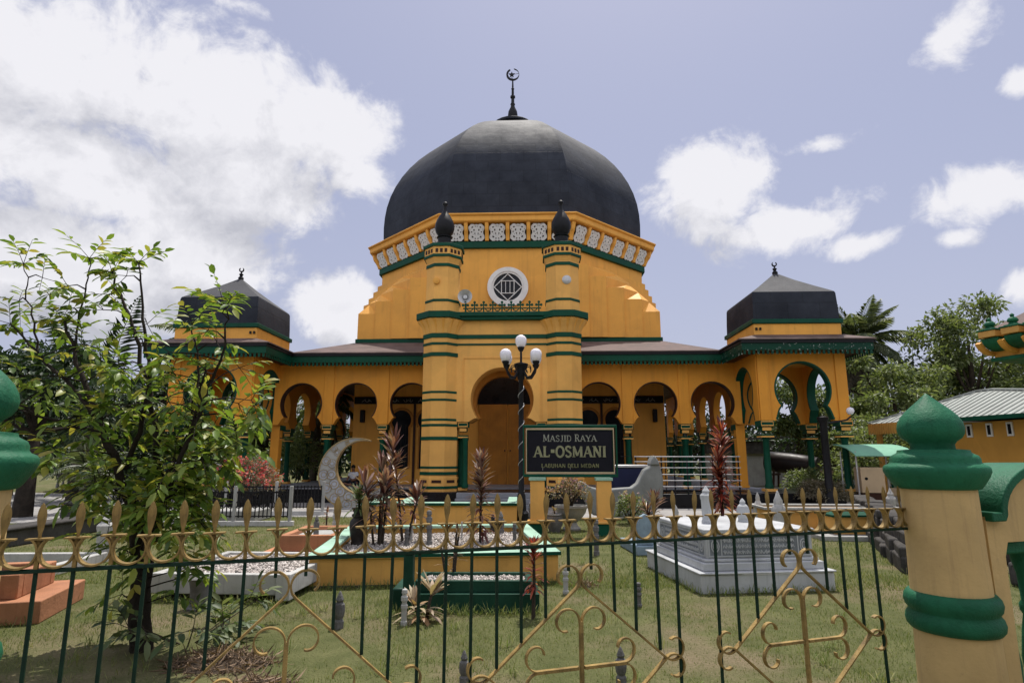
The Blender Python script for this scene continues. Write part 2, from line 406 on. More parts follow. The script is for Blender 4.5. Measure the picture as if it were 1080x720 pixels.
# --- plinth and steps
b = B(); b.box(-9.9, 9.9, 23.25, 44, 0, FL); b.build('plinth', M['black'], mq, bevel=.02)
for s in (-1, 1):
    b = B(); b.box(s*10.65-2.0, s*10.65+2.0, 21.25, 25.4, 0, FL+.004); b.build('plinth', M['black'], mq, bevel=.02)
b = B(); b.box(-3.3, 3.3, 21.45, 23.25, 0, FL+.002); b.build('plinth', M['black'], mq, bevel=.02)
b = B(); b.box(-9.86, 9.86, 23.6, 43.9, FL, FL+.03); b.build('floor_tiles', M['step'], mq)
for i in range(3):
    b = B(); b.box(-1.5, 1.5, 20.4+i*.35, 21.45, i*.166+.002, (i+1)*.166); b.build('step', M['step'], mq, bevel=.012)

# --- hall: square block, stepped corners turning it into an octagon
a = 6.9; YC = 33.9
hs = [8.17, 8.75, 9.29, 9.83, 10.37]; cs = [0., .8, 1.6, 2.4, 3.2, 4.042]
b = B()
zp = FL
for k, z in enumerate(hs):
    c = cs[k]; q = a
    if k == 0: poly = [(-q, -q), (q, -q), (q, q), (-q, q)]
    else: poly = [(-q+c, -q), (q-c, -q), (q, -q+c), (q, q-c), (q-c, q), (-q+c, q), (-q, q-c), (-q, -q+c)]
    b.prism([(x, YC+y) for x, y in poly], 'xy', zp, z); zp = z
    c2 = cs[k+1]
    for sx in (-1, 1):
        for sy in (-1, 1):
            P = lambda x, y, zz: (sx*x, YC+sy*y, zz)
            F0, S0 = P(a-c, a, z), P(a, a-c, z); F1, S1 = P(a-c2, a, z), P(a, a-c2, z)
            M0 = P(a-c/2, a-c/2, z); M1 = P(a-c2/2, a-c2/2, z+(.53 if k < 4 else .42))
            o = [F0, M0, S0, S1, M1, F1]
            b.add(o, [(0, 1, 4, 5), (1, 2, 3, 4)])
for k in range(1, 5):                              # the blocks of the front step out towards the middle
    for sx in (-1, 1):
        q0, q1 = sorted((sx*2.85, sx*(a-cs[k]))); y1 = YC-a-.055*(k-1)
        b.box(q0, q1, y1-.055, y1-(.0 if k > 1 else -.01), 6.985, hs[k])
b.prism([(x, YC+y) for x, y in octa(a)], 'xy', hs[-1], 12.3)
b.build('hall_wall', M['ochre'], mq)
b = B(); b.box(-a-.07, a+.07, YC-a-.07, YC+a+.07, 6.79, 6.98); b.build('band', gr, mq, bevel=.02)
b = B(); b.lathe([(7.06/math.cos(PI/8), 11.24), (7.06/math.cos(PI/8), 11.55)], 8, 0, YC, rot=PI/8); b.build('band', gr, mq, bevel=.02)

# --- bracketed frieze below the dome
k8 = 1/math.cos(PI/8)
b = B(); b.lathe([(6.96*k8, 11.55), (6.98*k8, 12.36)], 8, 0, YC, rot=PI/8); b.build('frieze_shade_backing', M['darkwood'], mq)  # dark colour stands in for the shade behind the pierced panels
b = B(); b.lathe([(6.7*k8, 12.34), (7.5*k8, 12.34), (7.56*k8, 12.40), (7.56*k8, 12.60), (7.66*k8, 12.66), (7.66*k8, 12.72), (6.7*k8, 12.80)], 8, 0, YC, rot=PI/8)
b.build('cornice', M['ochre'], mq, bevel=.02)
prof = [(6.95, 11.56), (7.12, 11.57)] + [(7.12+.05*math.sin(t*PI/10)+.33*t/10, 11.6+.72*t/10+.05*math.sin(t*PI/5)) for t in range(1, 10)] + [(7.47, 12.335), (6.95, 12.335)]
pb = B(); pb.prism([(r, z) for r, z in prof], 'yz', -.085, .085)
def filigree():
    """pierced white panel: lobed outline and scroll-shaped holes cut from a fine grid"""
    nx, nz = 26, 30; w, h = .74, .78; b = B(); b.v = []; t = .03
    def solid(i, j):
        x = (i+.5)/nx*2-1; z = (j+.5)/nz*2-1
        if i < 0 or j < 0 or i >= nx or j >= nz: return False
        inside = any((x-cx)**2/rx**2+(z-cz)**2/rz**2 < 1 for cx, cz, rx, rz in
                     [(-.5, .52, .5, .47), (.5, .52, .5, .47), (-.5, -.52, .5, .47), (.5, -.52, .5, .47), (0, 0, .86, .66), (0, .45, .45, .52), (0, -.45, .45, .52)])
        ax = abs(x)
        hole = any((ax-cx)**2/rx**2+(z-cz)**2/rz**2 < 1 for cx, cz, rx, rz in
                   [(.52, .62, .12, .09), (.30, .30, .08, .11), (.60, .05, .08, .08), (.20, -.12, .07, .15), (.52, -.52, .11, .11), (.18, -.70, .07, .08), (.12, .74, .06, .07), (.80, .36, .05, .06), (.45, -.22, .05, .05)])
        return inside and not hole
    idx = {}
    def vid(i, j, y):
        if (i, j, y) not in idx: idx[(i, j, y)] = len(b.v); b.v.append((i/nx*w-w/2, y*t, j/nz*h))
        return idx[(i, j, y)]
    for i in range(nx):
        for j in range(nz):
            if not solid(i, j): continue
            b.f.append((vid(i, j, 0), vid(i+1, j, 0), vid(i+1, j+1, 0), vid(i, j+1, 0)))
            for di, dj, e in ((-1, 0, ((i, j), (i, j+1))), (1, 0, ((i+1, j+1), (i+1, j))), (0, -1, ((i+1, j), (i, j))), (0, 1, ((i, j+1), (i+1, j+1)))):
                if not solid(i+di, j+dj):
                    (p, q), (u, v) = e; b.f.append((vid(p, q, 0), vid(u, v, 0), vid(u, v, 1), vid(p, q, 1)))
    return b
pan0 = None; br0 = None
fw = 2*7.0*math.tan(PI/8)
for face in (-2, -1, 0, 1, 2):
    ang = face*PI/4                                  # 0 = front, facing -Y
    co, si = math.cos(ang), math.sin(ang)
    for m in range(6):
        xo = (m-2.5)*fw/6
        if pan0 is None: pan0 = filigree().build('filigree_panel', M['filigree'], mq, org=(0, 0, 0)); o = pan0
        else: o = pan0.copy(); C.objects.link(o)
        r = 7.06
        o.location = (xo*co+r*si, YC-27+xo*si-r*co, 11.57); o.rotation_euler = (R(24), 0, ang)
    for m in range(7 if face == 2 else 6):
        xo = (m-3)*fw/6
        if br0 is None: br0 = pb.build('bracket', M['ochre'], mq, org=(0, 0, 0), bevel=.012); o = br0
        else: o = br0.copy(); C.objects.link(o)
        aa = ang-(PI/8 if m == 0 else 0)+(PI/8 if m == 6 else 0)
        ca, sa = math.cos(aa), math.sin(aa)
        if m in (0, 6):                              # corner bracket stands on the mitre
            q = (k8-1)*6.95; o.location = (sa*q, YC-27-ca*q, .0)
        else: o.location = (xo*co, YC-27+xo*si, .0)
        o.rotation_euler = (0, 0, aa+PI)
# --- dome
pr = [(6.98, 12.74), (6.90, 12.95), (6.92, 13.4), (6.93, 13.9), (6.90, 14.5), (6.82, 15.1), (6.66, 15.75), (6.42, 16.4), (6.1, 17.05), (5.72, 17.65), (5.25, 18.25), (4.7, 18.82), (4.1, 19.33), (3.45, 19.8), (2.75, 20.25), (2.0, 20.7), (1.25, 21.1), (.3, 21.3)]
b = B(); b.lathe([(r*k8, z) for r, z in pr], 8, 0, YC, rot=PI/8, uv=True)
dome = b.build('dome', M['blackroof'], mq, smooth=24)
b = B(); b.lathe([(.5, 21.2), (1.22, 21.32), (1.25, 21.42), (1.22, 21.47), (.2, 21.62)], 24, 0, YC); b.build('dome_cap', M['blackroof'], dome, smooth=30)
b = B(); b.lathe([(.22, 21.5), (.16, 21.75), (.24, 21.95), (.30, 22.2), (.27, 22.45), (.16, 22.7), (.11, 22.85), (.15, 22.95), (.10, 23.05), (.09, 23.35), (.15, 23.4), (.15, 23.5), (.08, 23.56), (.07, 23.95), (.10, 24.0), (.06, 24.06), (.04, 24.6)], 18, 0, YC)
cr = arc(.0, 24.98, .40, 118, 440, 40)
inn = arc(.045, 25.005, .335, 430, 124, 36)
b.prism(cr+inn, 'xz', YC-.05, YC+.05)
b.prism([(-.06+.20*(1 if i % 2 == 0 else .42)*math.cos(R(90+36*i)), 24.98+.20*(1 if i % 2 == 0 else .42)*math.sin(R(90+36*i))) for i in range(10)], 'xz', YC-.04, YC+.04)
b.tube([(-.06, YC, 24.82), (0, YC, 24.58)], .022); b.tube([(.02, YC, 25.0), (.38, YC, 25.05)], .015)
b.build('finial', M['iron'], dome, smooth=40)

# --- round window on the drum
b = B(); b.strap(arc(0, 9.37, .84, 0, 360, 48)[:-1], 26.86, 27.02, .20, closed=True); rw = b.build('round_window', M['white'], mq, smooth=30)
b = B(); b.strap(arc(0, 9.37, .70, 0, 360, 48)[:-1], 26.90, 27.03, .09, closed=True); b.build('inner_ring', M['white'], rw, smooth=30)
b = B(); b.prism(arc(0, 9.37, .70, 0, 360, 40)[:-1], 'xz', 26.975, 26.995); b.build('pane', M['glass'], rw)
b = B()
q = .63; sq = [(q, 0), (0, q), (-q, 0), (0, -q)]; b.strap([(x, 9.37+z) for x, z in sq], 26.93, 26.97, .05, closed=True)
q = .29; sq = [(q, q), (-q, q), (-q, -q), (q, -q)]; b.strap([(x, 9.37+z) for x, z in sq], 26.92, 26.968, .045, closed=True)
for x in (-.10, .10): b.box(x-.012, x+.012, 26.94, 26.966, 9.10, 9.64)
b.build('lattice', M['white'], rw)

# --- hall front: script board, windows, doors
b = B(); b.box(-6.86, -1.5, 26.93, 26.995, 4.02, 4.34); b.box(1.5, 6.86, 26.93, 26.995, 4.02, 4.34); sb = b.build('script_board', M['black'], mq)
b = B()
for sx in (-1, 1):
    x = 1.75
    while x < 6.7:                                   # illegible pale calligraphy
        w = rnd.uniform(.38, .5); p = []
        for i in range(12):
            t = i/11; p.append((sx*(x+w*t), 4.15+.05*math.sin(t*12+x*5)+.02*math.sin(t*29)))
        b.strap(p, 26.921, 26.928, .022)
        b.strap([(sx*(x+.1), 4.13), (sx*(x+.13), 4.26)], 26.919, 26.924, .02); b.strap([(sx*(x+.27), 4.14), (sx*(x+.29), 4.25)], 26.918, 26.923, .018)
        x += .62
b.build('script', M['script'], sb)
for sx in (-1, 1):
    for cx in (3.55, 4.72):
        X = sx*cx
        ol = arch_outline(X, 3.3, .47, .36, 1.2, .38, 24)
        b = B(); b.prism(ol, 'xz', 26.965, 26.992); wi = b.build('window', M['glass'], mq)
        b = B(); b.strap(ol, 26.93, 26.99, .06); b.strap(arc(X, 3.3, .53, -35, 215, 28), 26.945, 26.989, .05); b.build('window_frame', M['door'], wi, smooth=30)
        b = B()
        for q in (-.2, 0, .2): b.box(X+q-.012, X+q+.012, 26.94, 26.962, 1.25, 3.1)
        for z in (1.9, 2.55): b.box(X-.36, X+.36, 26.943, 26.960, z-.012, z+.012)
        b.build('window_bars', M['iron'], wi)
    b = B()
    for x in (2.93, 4.135, 5.35): b.box(sx*x-.05, sx*x+.05, 26.92, 26.993, .53, 4.015)
    b.build('window_posts', M['darkwood'], mq)
for sx in (-1, 1):
    b = B(); b.box(sx*.66-.62, sx*.66+.62, 26.9, 26.99, .53, 3.98); d = b.build('door', M['door'], mq, bevel=.01)
    b = B(); b.lathe([(.02, -.06), (.035, -.03), (.02, 0)], 10, sx*.12, 26.87, 2.0); b.build('door_handle', M['iron'], d, smooth=40)
b = B(); b.box(-1.4, 1.4, 26.9, 26.99, 3.99, 5.6); b.build('transom', M['black'], mq)
for sx in (-1, 1):
    b = B(); b.box(sx*6.45-.09, sx*6.45+.09, 26.75, 26.99, 3.2, 3.75); b.build('wall_lantern', M['iron'], mq, bevel=.02)

# --- columns
class Pieces:                                       # every shape becomes a mesh of its own
    def __init__(s): s.parts = []
    def box(s, *a): s.parts.append(B().box(*a))
    def strap(s, *a, **k): s.parts.append(B().strap(*a, **k))
def capital(b1, b2, x, y, w, z0=2.42, z1=2.95):
    b1.box(x-w, x+w, y-w, y+w, z1-.20, z1); b1.box(x-w*.72, x+w*.72, y-w*.72, y+w*.72, z0+.17, z1-.20)
    b1.box(x-w*.85, x+w*.85, y-w*.85, y+w*.85, z0, z0+.05)
    f = w+.006
    b2.strap([(x-w*.82, z1-.17), (x+w*.82, z1-.17), (x+w*.82, z1-.035), (x-w*.82, z1-.035)], y-f-.012, y-w+.01, .035, closed=True)
    b2.box(x-w*.62, x+w*.62, y-w*.72-.014, y-w*.72+.01, z0+.19, z0+.30)
    b2.box(x-w*.9, x+w*.9, y-w*.9, y+w*.9, z0-.045, z0-.002)
    b2.box(x-w*.8, x+w*.8, y-w*.8, y+w*.8, .53, .62)
def column(x, y, w=.26, shafts=((0, 0),), r=.105):
    b = B()
    for dx, dy in shafts: b.lathe([(r*1.25, .62), (r*1.25, .72), (r, .8), (r*.94, 2.26), (r*1.2, 2.33), (r*1.2, 2.38)], 14, x+dx, y+dy)
    o = b.build('column', gr, mq, smooth=40)
    b1, b2 = B(), Pieces(); capital(b1, b2, x, y, w)
    b1.build('capital', gr, o, bevel=.012)
    for q in b2.parts: q.build('capital_trim', M['pale_ochre'], o)
    return o

# --- front arcade of the veranda
ZW = 5.34
for sx in (-1, 1):
    b = B()
    for cx in (3.72, 5.93, 8.14):
        ol = arch_outline(sx*cx, 3.77, .83, .65, 2.95, .90)
        x0, x1 = sx*cx-1.105, sx*cx+1.105
        arch_wall(b, x0, x1, ZW, ol, 24.0, 24.3)
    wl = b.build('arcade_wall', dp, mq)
    for cx in (3.72, 5.93, 8.14):
        ol = arch_outline(sx*cx, 3.77, .83, .65, 2.95, .90)
        b = B(); b.strap(ol[6:-6], 23.985, 24.31, .035); b.build('arch_lining', M['darkwood'], wl, smooth=30)
    for cx in (2.615, 4.825, 7.035):
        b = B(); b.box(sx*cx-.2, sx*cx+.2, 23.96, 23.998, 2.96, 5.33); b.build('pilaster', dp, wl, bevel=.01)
        column(sx*cx, 24.15, .21, ((0, -.1), (0, .1)))
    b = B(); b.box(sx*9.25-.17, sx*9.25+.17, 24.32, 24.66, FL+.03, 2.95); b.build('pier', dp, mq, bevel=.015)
    # side verandas running back
    b = B(); Y0 = 24.8
    for k in range(6):
        cy = Y0+1.25+k*2.5
        ol = arch_outline(cy, 3.77, .9, .7, 2.95, 1.0)
        arch_wall(b, cy-1.25, cy+1.25, ZW, ol, min(sx*9.75, sx*10.05), max(sx*9.75, sx*10.05), 'yz')
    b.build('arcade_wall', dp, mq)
    for k in range(6): column(sx*9.9, 27.3+k*2.5, .2)

# --- corner pavilions
def pavilion(sx, fascia_mat):
    cx = sx*10.65; x0, x1, y0, y1 = cx-1.55, cx+1.55, 21.7, 24.8; t = .3; zc = 4.05; r = .97
    for nm, pl, c, lo, hi in (('f', 'xz', cx, y0, y0+t), ('b', 'xz', cx, y1-t, y1), ('l', 'yz', (y0+y1)/2, x0, x0+t), ('r', 'yz', (y0+y1)/2, x1-t, x1)):
        ol = arch_outline(c, zc, r, .78, 2.95, 1.02)
        h = 1.55 if pl == 'xz' else 1.55-t-.002
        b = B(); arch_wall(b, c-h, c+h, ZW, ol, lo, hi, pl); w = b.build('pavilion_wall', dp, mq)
        b = B(); b.strap(ol[1:-1], lo-.004, hi+.004, .06, plane=pl); b.build('arch_lining', gr, w, smooth=30)
    for px in (x0+.19, x1-.19):
        b = B(); b.box(px-.19, px+.19, y0-.045, y0-.002, 2.95, 5.33); b.build('pilaster', dp, mq, bevel=.012)
        for py in (y0+.19, y1-.19): column(px, py, .25, r=.115)
    for px in ((x0-.0, ) if sx > 0 else (x1, )):
        b = B(); b.box(px-.045, px-.002, y0, y0+.36, 2.95, 5.33) if sx > 0 else b.box(px+.002, px+.045, y0, y0+.36, 2.95, 5.33)
        b.build('pilaster', dp, mq, bevel=.012)
    b = B(); b.box(x0+t, x1-t, y0+t, y1-t, 5.2, 5.3); b.build('ceiling', M['ochre'], mq)
    # drum and black hipped cap
    b = B(); b.box(x0, x1, y0, y1, 5.36, 6.42); cu = b.build('cupola', oc, mq, bevel=.02)
    b = B(); b.box(x0-.07, x1+.07, y0-.07, y1+.07, 6.42, 6.58); b.build('band', gr, cu, bevel=.02)
    q = 1.53; p = [(q, 6.58), (q-.01, 7.0), (q-.035, 7.56), (q-.06, 7.63), (q-.13, 7.69), (1.0, 7.98), (.5, 8.36), (.06, 8.74)]
    s2 = math.sqrt(2)
    b = B(); b.lathe([(r_*s2, z) for r_, z in p], 4, cx, 23.25, rot=PI/4, uv=True)
    cap = b.build('cap_roof', M['blackroof'], cu, smooth=20)
    b = B(); b.lathe([(.09, 8.66), (.11, 8.8), (.05, 8.88), (.09, 8.95), (.03, 9.0), (.03, 9.05)], 10, cx, 23.25)
    b.prism(arc(cx, 9.14, .10, -235, 55, 20)+arc(cx, 9.16, .068, 50, -230, 18), 'xz', 23.225, 23.275); b.build('finial', M['iron'], cu, smooth=40)
    b = B()
    for dx in (.08, .22): b.box(cx-sx*1.55+(dx-.03 if sx > 0 else -dx-.03), cx-sx*1.55+(dx+.03 if sx > 0 else -dx+.03), y0-.06, y0-.002, 6.18, 6.27)
    b.build('spot_lamp', M['iron'], cu)
    return cu
pavilion(1, None); pavilion(-1, None)

# --- eaves: fascia with a toothed valance, sheet roof, ceiling
def eaves(path, mat, zt=5.60, zb=5.35):
    b = B(); b.strap(path, zb, zt, .05, plane='xy'); f = b.build('fascia', mat, mq)
    b = B()
    for (xa, ya), (xb, yb) in zip(path[:-1], path[1:]):
        L = math.hypot(xb-xa, yb-ya); n = int(L/.155); ux, uy = (xb-xa)/L, (yb-ya)/L
        for i in range(n):
            x, y = xa+ux*(i+.5)*L/n, ya+uy*(i+.5)*L/n
            dx, dy = ux*.040+abs(uy)*.012, uy*.040+abs(ux)*.012
            b.box(x-abs(dx), x+abs(dx), y-abs(dy), y+abs(dy), zb-.14, zb+.01)
    b.strap(path, zb+.003, zb+.02, .058, plane='xy'); b.build('valance', mat, f)
    b = B(); b.strap(path, zt+.002, zt+.13, .15, plane='xy'); b.build('eave_strip', M['iron'], f)  # dark strip along the roof edge above the fascia
for sx in (-1, 1):
    eaves([(sx*1.6, 23.4), (sx*8.4, 23.4)], gr)
    eaves([(sx*8.42, 23.44), (sx*8.42, 21.1), (sx*12.9, 21.1), (sx*12.9, 25.5), (sx*10.7, 25.5), (sx*10.7, 43)], M['green_peel'] if sx > 0 else gr)
    b = B(); t = .04
    def slab(p): b.add([(x, y, z) for x, y, z in p]+[(x, y, z-t) for x, y, z in p], [(0, 1, 2, 3), (7, 6, 5, 4), (0, 4, 5, 1), (1, 5, 6, 2), (2, 6, 7, 3), (3, 7, 4, 0)])
    slab([(sx*1.5, 23.3, 5.74), (sx*8.4, 23.3, 5.74), (sx*6.98, 26.83, 6.77), (sx*1.5, 26.83, 6.77)])
    slab([(sx*8.4, 23.3, 5.742), (sx*10.78, 25.6, 5.742), (sx*10.78, 43, 5.742), (sx*6.98, 43, 6.772)][:4])
    b.add([(sx*8.4, 23.3, 5.741), (sx*6.98, 26.83, 6.771), (sx*6.98, 43, 6.773)], [(0, 1, 2)])
    xo, xi = (8.3, 13.0), (9.12, 12.18)
    O = [(sx*xo[0], 21.0), (sx*xo[1], 21.0), (sx*xo[1], 25.6), (sx*xo[0], 25.6)]; I = [(sx*xi[0], 21.72), (sx*xi[1], 21.72), (sx*xi[1], 24.78), (sx*xi[0], 24.78)]
    for i in range(4):
        j = (i+1) % 4; slab([(*O[i], 5.75), (*O[j], 5.75), (*I[j], 6.02), (*I[i], 6.02)])
    b.build('veranda_roof', M['tin'], mq)
    b = B(); b.box(min(sx*1.7, sx*8.36), max(sx*1.7, sx*8.36), 23.43, 26.9, 5.36, 5.42); b.box(min(sx*7, sx*10.6), max(sx*7, sx*10.6), 26.9, 43, 5.36, 5.42)
    b.box(min(sx*8.46, sx*12.86), max(sx*8.46, sx*12.86), 21.13, 21.69, 5.36, 5.40); b.box(min(sx*8.46, sx*9.08), max(sx*8.46, sx*9.08), 21.7, 23.9, 5.36, 5.40); b.box(min(sx*12.22, sx*12.86), max(sx*12.22, sx*12.86), 21.7, 25.4, 5.36, 5.40)
    b.build('ceiling', M['darkwood'], mq)

# --- portal between the minarets
b = B(); ol = arch_outline(0, 3.78, 1.15, .92, 2.95, 1.22, 44)
arch_wall(b, -1.68, 1.68, 6.68, ol, 22.05, 23.0)
pw = b.build('portal_wall', M['pale_ochre'], mq)
b = B(); ol2 = arch_outline(0, 3.70, 1.02, .84, 2.95, 1.2, 44); arch_wall(b, -1.6, 1.6, 5.3, ol2, 23.002, 23.35); b.build('inner_arch', M['door'], pw)
b = B(); b.strap([(-1.42, 2.96), (-1.42, 5.28), (1.42, 5.28), (1.42, 2.96)], 22.02, 22.048, .035); b.build('arch_frame', M['pale_ochre'], pw)
for z0, z1, p in ((6.00, 6.15, .05), (5.75, 5.82, .035)):
    b = B(); b.box(-1.64, 1.64, 22.05-p, 22.045, z0, z1); b.build('band', gr, pw, bevel=.01)
b = B(); b.box(-1.66, 1.66, 21.82, 22.6, 6.68, 6.80); b.box(-1.7, 1.7, 21.74, 22.65, 6.80, 6.96); b.build('cornice', gr, pw, bevel=.015)
b = B(); b.box(-1.64, 1.64, 22.06, 23.0, 6.96, 7.02); b.build('cornice_top', gr, pw)
b = B(); y0, y1 = 21.80, 21.83
for i in range(9):
    x = -1.36+i*.34
    b.box(x-.025, x+.025, y0, y1, 6.96, 7.34); b.box(x-.10, x+.10, y0-.002, y1+.002, 7.20, 7.25)
    for dx, dz in ((0, 7.33), (-.09, 7.225), (.09, 7.225)): b.prism(arc(x+dx, dz, .05, 0, 360, 10)[:-1], 'xz', y0-.004-abs(dx)*.01, y1+.004)
    if i < 8: b.strap(arc(x+.17, 7.10, .10, 180, 360, 10), y0-.003, y1+.003, .035)
b.box(-1.45, 1.45, y0-.006, y1+.006, 7.08, 7.12)
b.build('cresting', gr, pw)
for sx in (-1, 1): column(sx*1.42, 22.3, .2, ((-.09*sx, -.12), (.13*sx, .3)), .10)

# --- minarets
def minaret(x):
    cy = 22.36; k = k8
    pr = [(.67, .5), (.67, .98), (.645, 1.0), (.645, 6.14), (.66, 6.2), (.74, 6.45), (.88, 6.66), (.60, 6.92), (.645, 6.95), (.62, 7.4), (.60, 8.9), (.64, 9.0), (.70, 9.14), (.70, 9.54), (.3, 9.60)]
    b = B(); b.lathe([(r*k, z) for r, z in pr], 8, x, cy, rot=PI/8); m = b.build('minaret', M['pale_ochre'], mq, smooth=20)
    def band(z0, z1, r, mat=gr):
        b = B(); b.lathe([(r*k, z0-.012), (r*k, z1+.012)], 8, x, cy, rot=PI/8); b.build('band', mat, m, bevel=.01)
    for z0, z1, r in ((.61, .68, .69), (1.08, 1.17, .67), (1.30, 1.36, .66), (2.30, 2.40, .67), (2.78, 2.85, .66), (2.98, 3.04, .66), (3.69, 3.75, .66), (3.97, 4.03, .66),
                      (5.32, 5.44, .675), (5.74, 5.81, .67), (6.00, 6.15, .68), (6.72, 6.93, .93), (7.38, 7.45, .645), (8.74, 8.84, .635), (9.10, 9.18, .725), (9.50, 9.60, .76)): band(z0, z1, r)
    # dark slots round the foot and the gallery
    for f in range(8):
        an = f*PI/4-PI/2; ca, sa = math.cos(an), math.sin(an); tx, ty = -sa, ca
        for r, z0, z1, offs, w in ((.668, .80, .90, (0,), .17), (.701, 9.25, 9.40, (-.17, 0, .17), .05)):
            for o in offs:
                px, py = x+ca*r+tx*o, cy+sa*r+ty*o
                vs = []; b = B()
                for z in (z0, z1):
                    for u, v in ((-w, -.02), (w, -.02), (w, .012), (-w, .012)): vs.append((px+tx*u+ca*v, py+ty*u+sa*v, z))
                b.add(vs, [(3, 2, 1, 0), (4, 5, 6, 7), (0, 1, 5, 4), (1, 2, 6, 5), (2, 3, 7, 6), (3, 0, 4, 7)]); b.build('slot', M['darkwood'], m)
    # fluted corbels beneath the cornice
    b = B()
    for f in range(16):
        an = f*PI/8+PI/16
        rr = [(.645, 6.17), (.66, 6.3), (.72, 6.5), (.86, 6.70)]
        b.tube([(x+math.cos(an)*q*1.0, cy+math.sin(an)*q*1.0, z) for q, z in rr], [.03, .05, .07, .09], 6)
    b.build('corbel', M['ochre'], m, smooth=40)
    b = B(); b.lathe([(.40, 9.60), (.38, 9.68), (.26, 9.74), (.26, 10.02), (.31, 10.06), (.24, 10.12), (.34, 10.28), (.385, 10.46), (.375, 10.6), (.32, 10.76), (.22, 10.95), (.12, 11.1), (.07, 11.2), (.06, 11.38), (.10, 11.42), (.11, 11.47), (.07, 11.53), (.01, 11.55)], 20, x, cy)
    b.build('finial', M['iron'], m, smooth=50)
    return m
minaret(-2.28); minaret(2.26)
# round fittings on the two minarets
b = B(); b.lathe([(.13, 0), (.13, .07), (.09, .09)], 14); o = b.build('vent', M['ochre'], mq, org=(0, 0, 0), smooth=40); o.location = (-2.45, 21.74-27, 8.15); o.rotation_euler = (R(90), 0, 0)
t = thing('wall_lamp', 'round grey lamp fixed to the right minaret shaft below the gallery', 'lamp', (2.40, 21.78, 8.15))
b = B(); b.lathe([(.17, -.02), (.17, .06), (.12, .10), (.05, .11)], 18); o = b.build('lamp_face', M['metal'], t, smooth=40); o.rotation_euler = (R(90), 0, 0)
t = thing('horn_loudspeaker', 'small grey horn loudspeaker beside the left minaret under the round window', 'loudspeaker', (-1.38, 21.95, 7.56))
b = B(); b.lathe([(.05, .3), (.06, .12), (.10, .0), (.20, -.12), (.26, -.16), (.27, -.17), (.19, -.115), (.09, 0), (.03, .05), (.07, -.04), (.08, -.07), (.02, -.08)], 24); o = b.build('horn', M['metal'], t, smooth=40); o.rotation_euler = (R(-90), 0, 0)
b = B(); b.box(-.03, .03, .1, .2, -.55, .0); b.build('mount', M['iron'], t)
# ================================================================== STREET LAMPS
def street_lamp(name, label, loc, globes=True, hpole=3.75):
    t = thing(name, label, 'street lamp', loc, 0, 'street lamps in the yard')
    b = B(); b.lathe([(.20, 0), (.20, .25), (.13, .32), (.11, .7), (.075, .78), (.07, hpole*.75), (.062, hpole), (.10, hpole+.05), (.12, hpole+.25), (.13, hpole+.36), (.19, hpole+.42), (.19, hpole+.46), (.05, hpole+.5)], 14)
    pl = b.build('pole', M['iron'], t, smooth=40)
    b = B(); n = 90; z0, z1 = .8, hpole
    b.tube([(.078*math.cos(i*.45), .078*math.sin(i*.45), z0+(z1-z0)*i/n) for i in range(n+1)], .010, 4); b.build('spiral_trim', M['metal'], pl)
    zz = hpole+.45
    def globe(p, arm):
        ar = B(); ar.tube(arm, [.032]*len(arm), 7); x, y, z = p
        ar.lathe([(.05, -.06), (.085, 0), (.10, .05), (.07, .06)], 10, x, y, z)
        g0 = ar.build('arm', M['iron'], t, smooth=40)
        g = B(); g.lathe([(.07, .05), (.11, .08), (.145, .15), (.158, .23), (.148, .31), (.108, .365), (.05, .395), (.01, .40)], 8, x, y, z); g.build('globe', M['globe'], g0, smooth=50)
    globe((0, 0, zz+.42), [(0, 0, zz), (0, 0, zz+.1), (0, 0, zz+.48)])
    for a in (R(38), R(142), R(218), R(322)):
        c, s = math.cos(a), math.sin(a)
        globe((c*.52, s*.52, zz-.02), [(c*.10, s*.10, zz-.2), (c*.22, s*.22, zz-.38), (c*.36, s*.36, zz-.36), (c*.48, s*.48, zz-.2), (c*.52, s*.52, zz-.06)])
        b = B(); b.strap(arc(.26, zz-.14, .085, -40, 250, 14), -.012, .012, .02); o = b.build('scroll', M['iron'], t); o.rotation_euler = (0, 0, a)
    return t
street_lamp('street_lamp', 'black lamp post with five white globes in front of the portal', (.80, 16.5, 0))
t = thing('street_lamp', 'black lamp post with one white globe by the right pavilion', 'street lamp', (10.45, 20.0, 0), 0, 'street lamps in the yard')
b = B(); b.lathe([(.17, 0), (.17, .5), (.12, .6), (.11, 2.75), (.16, 2.85), (.18, 2.95), (.05, 3.0)], 12); b.build('pole', M['iron'], t, smooth=40)
b = B(); b.tube([(0, 0, 2.85), (.3, .3, 2.78), (1.05, .6, 2.9), (1.25, .7, 3.02)], .03); ar = b.build('arm', M['iron'], t, smooth=40)
b = B(); b.lathe([(.05, 3.08), (.10, 3.13), (.125, 3.21), (.10, 3.29), (.02, 3.33)], 16, 1.25, .7); b.build('globe', M['globe'], ar, smooth=50)
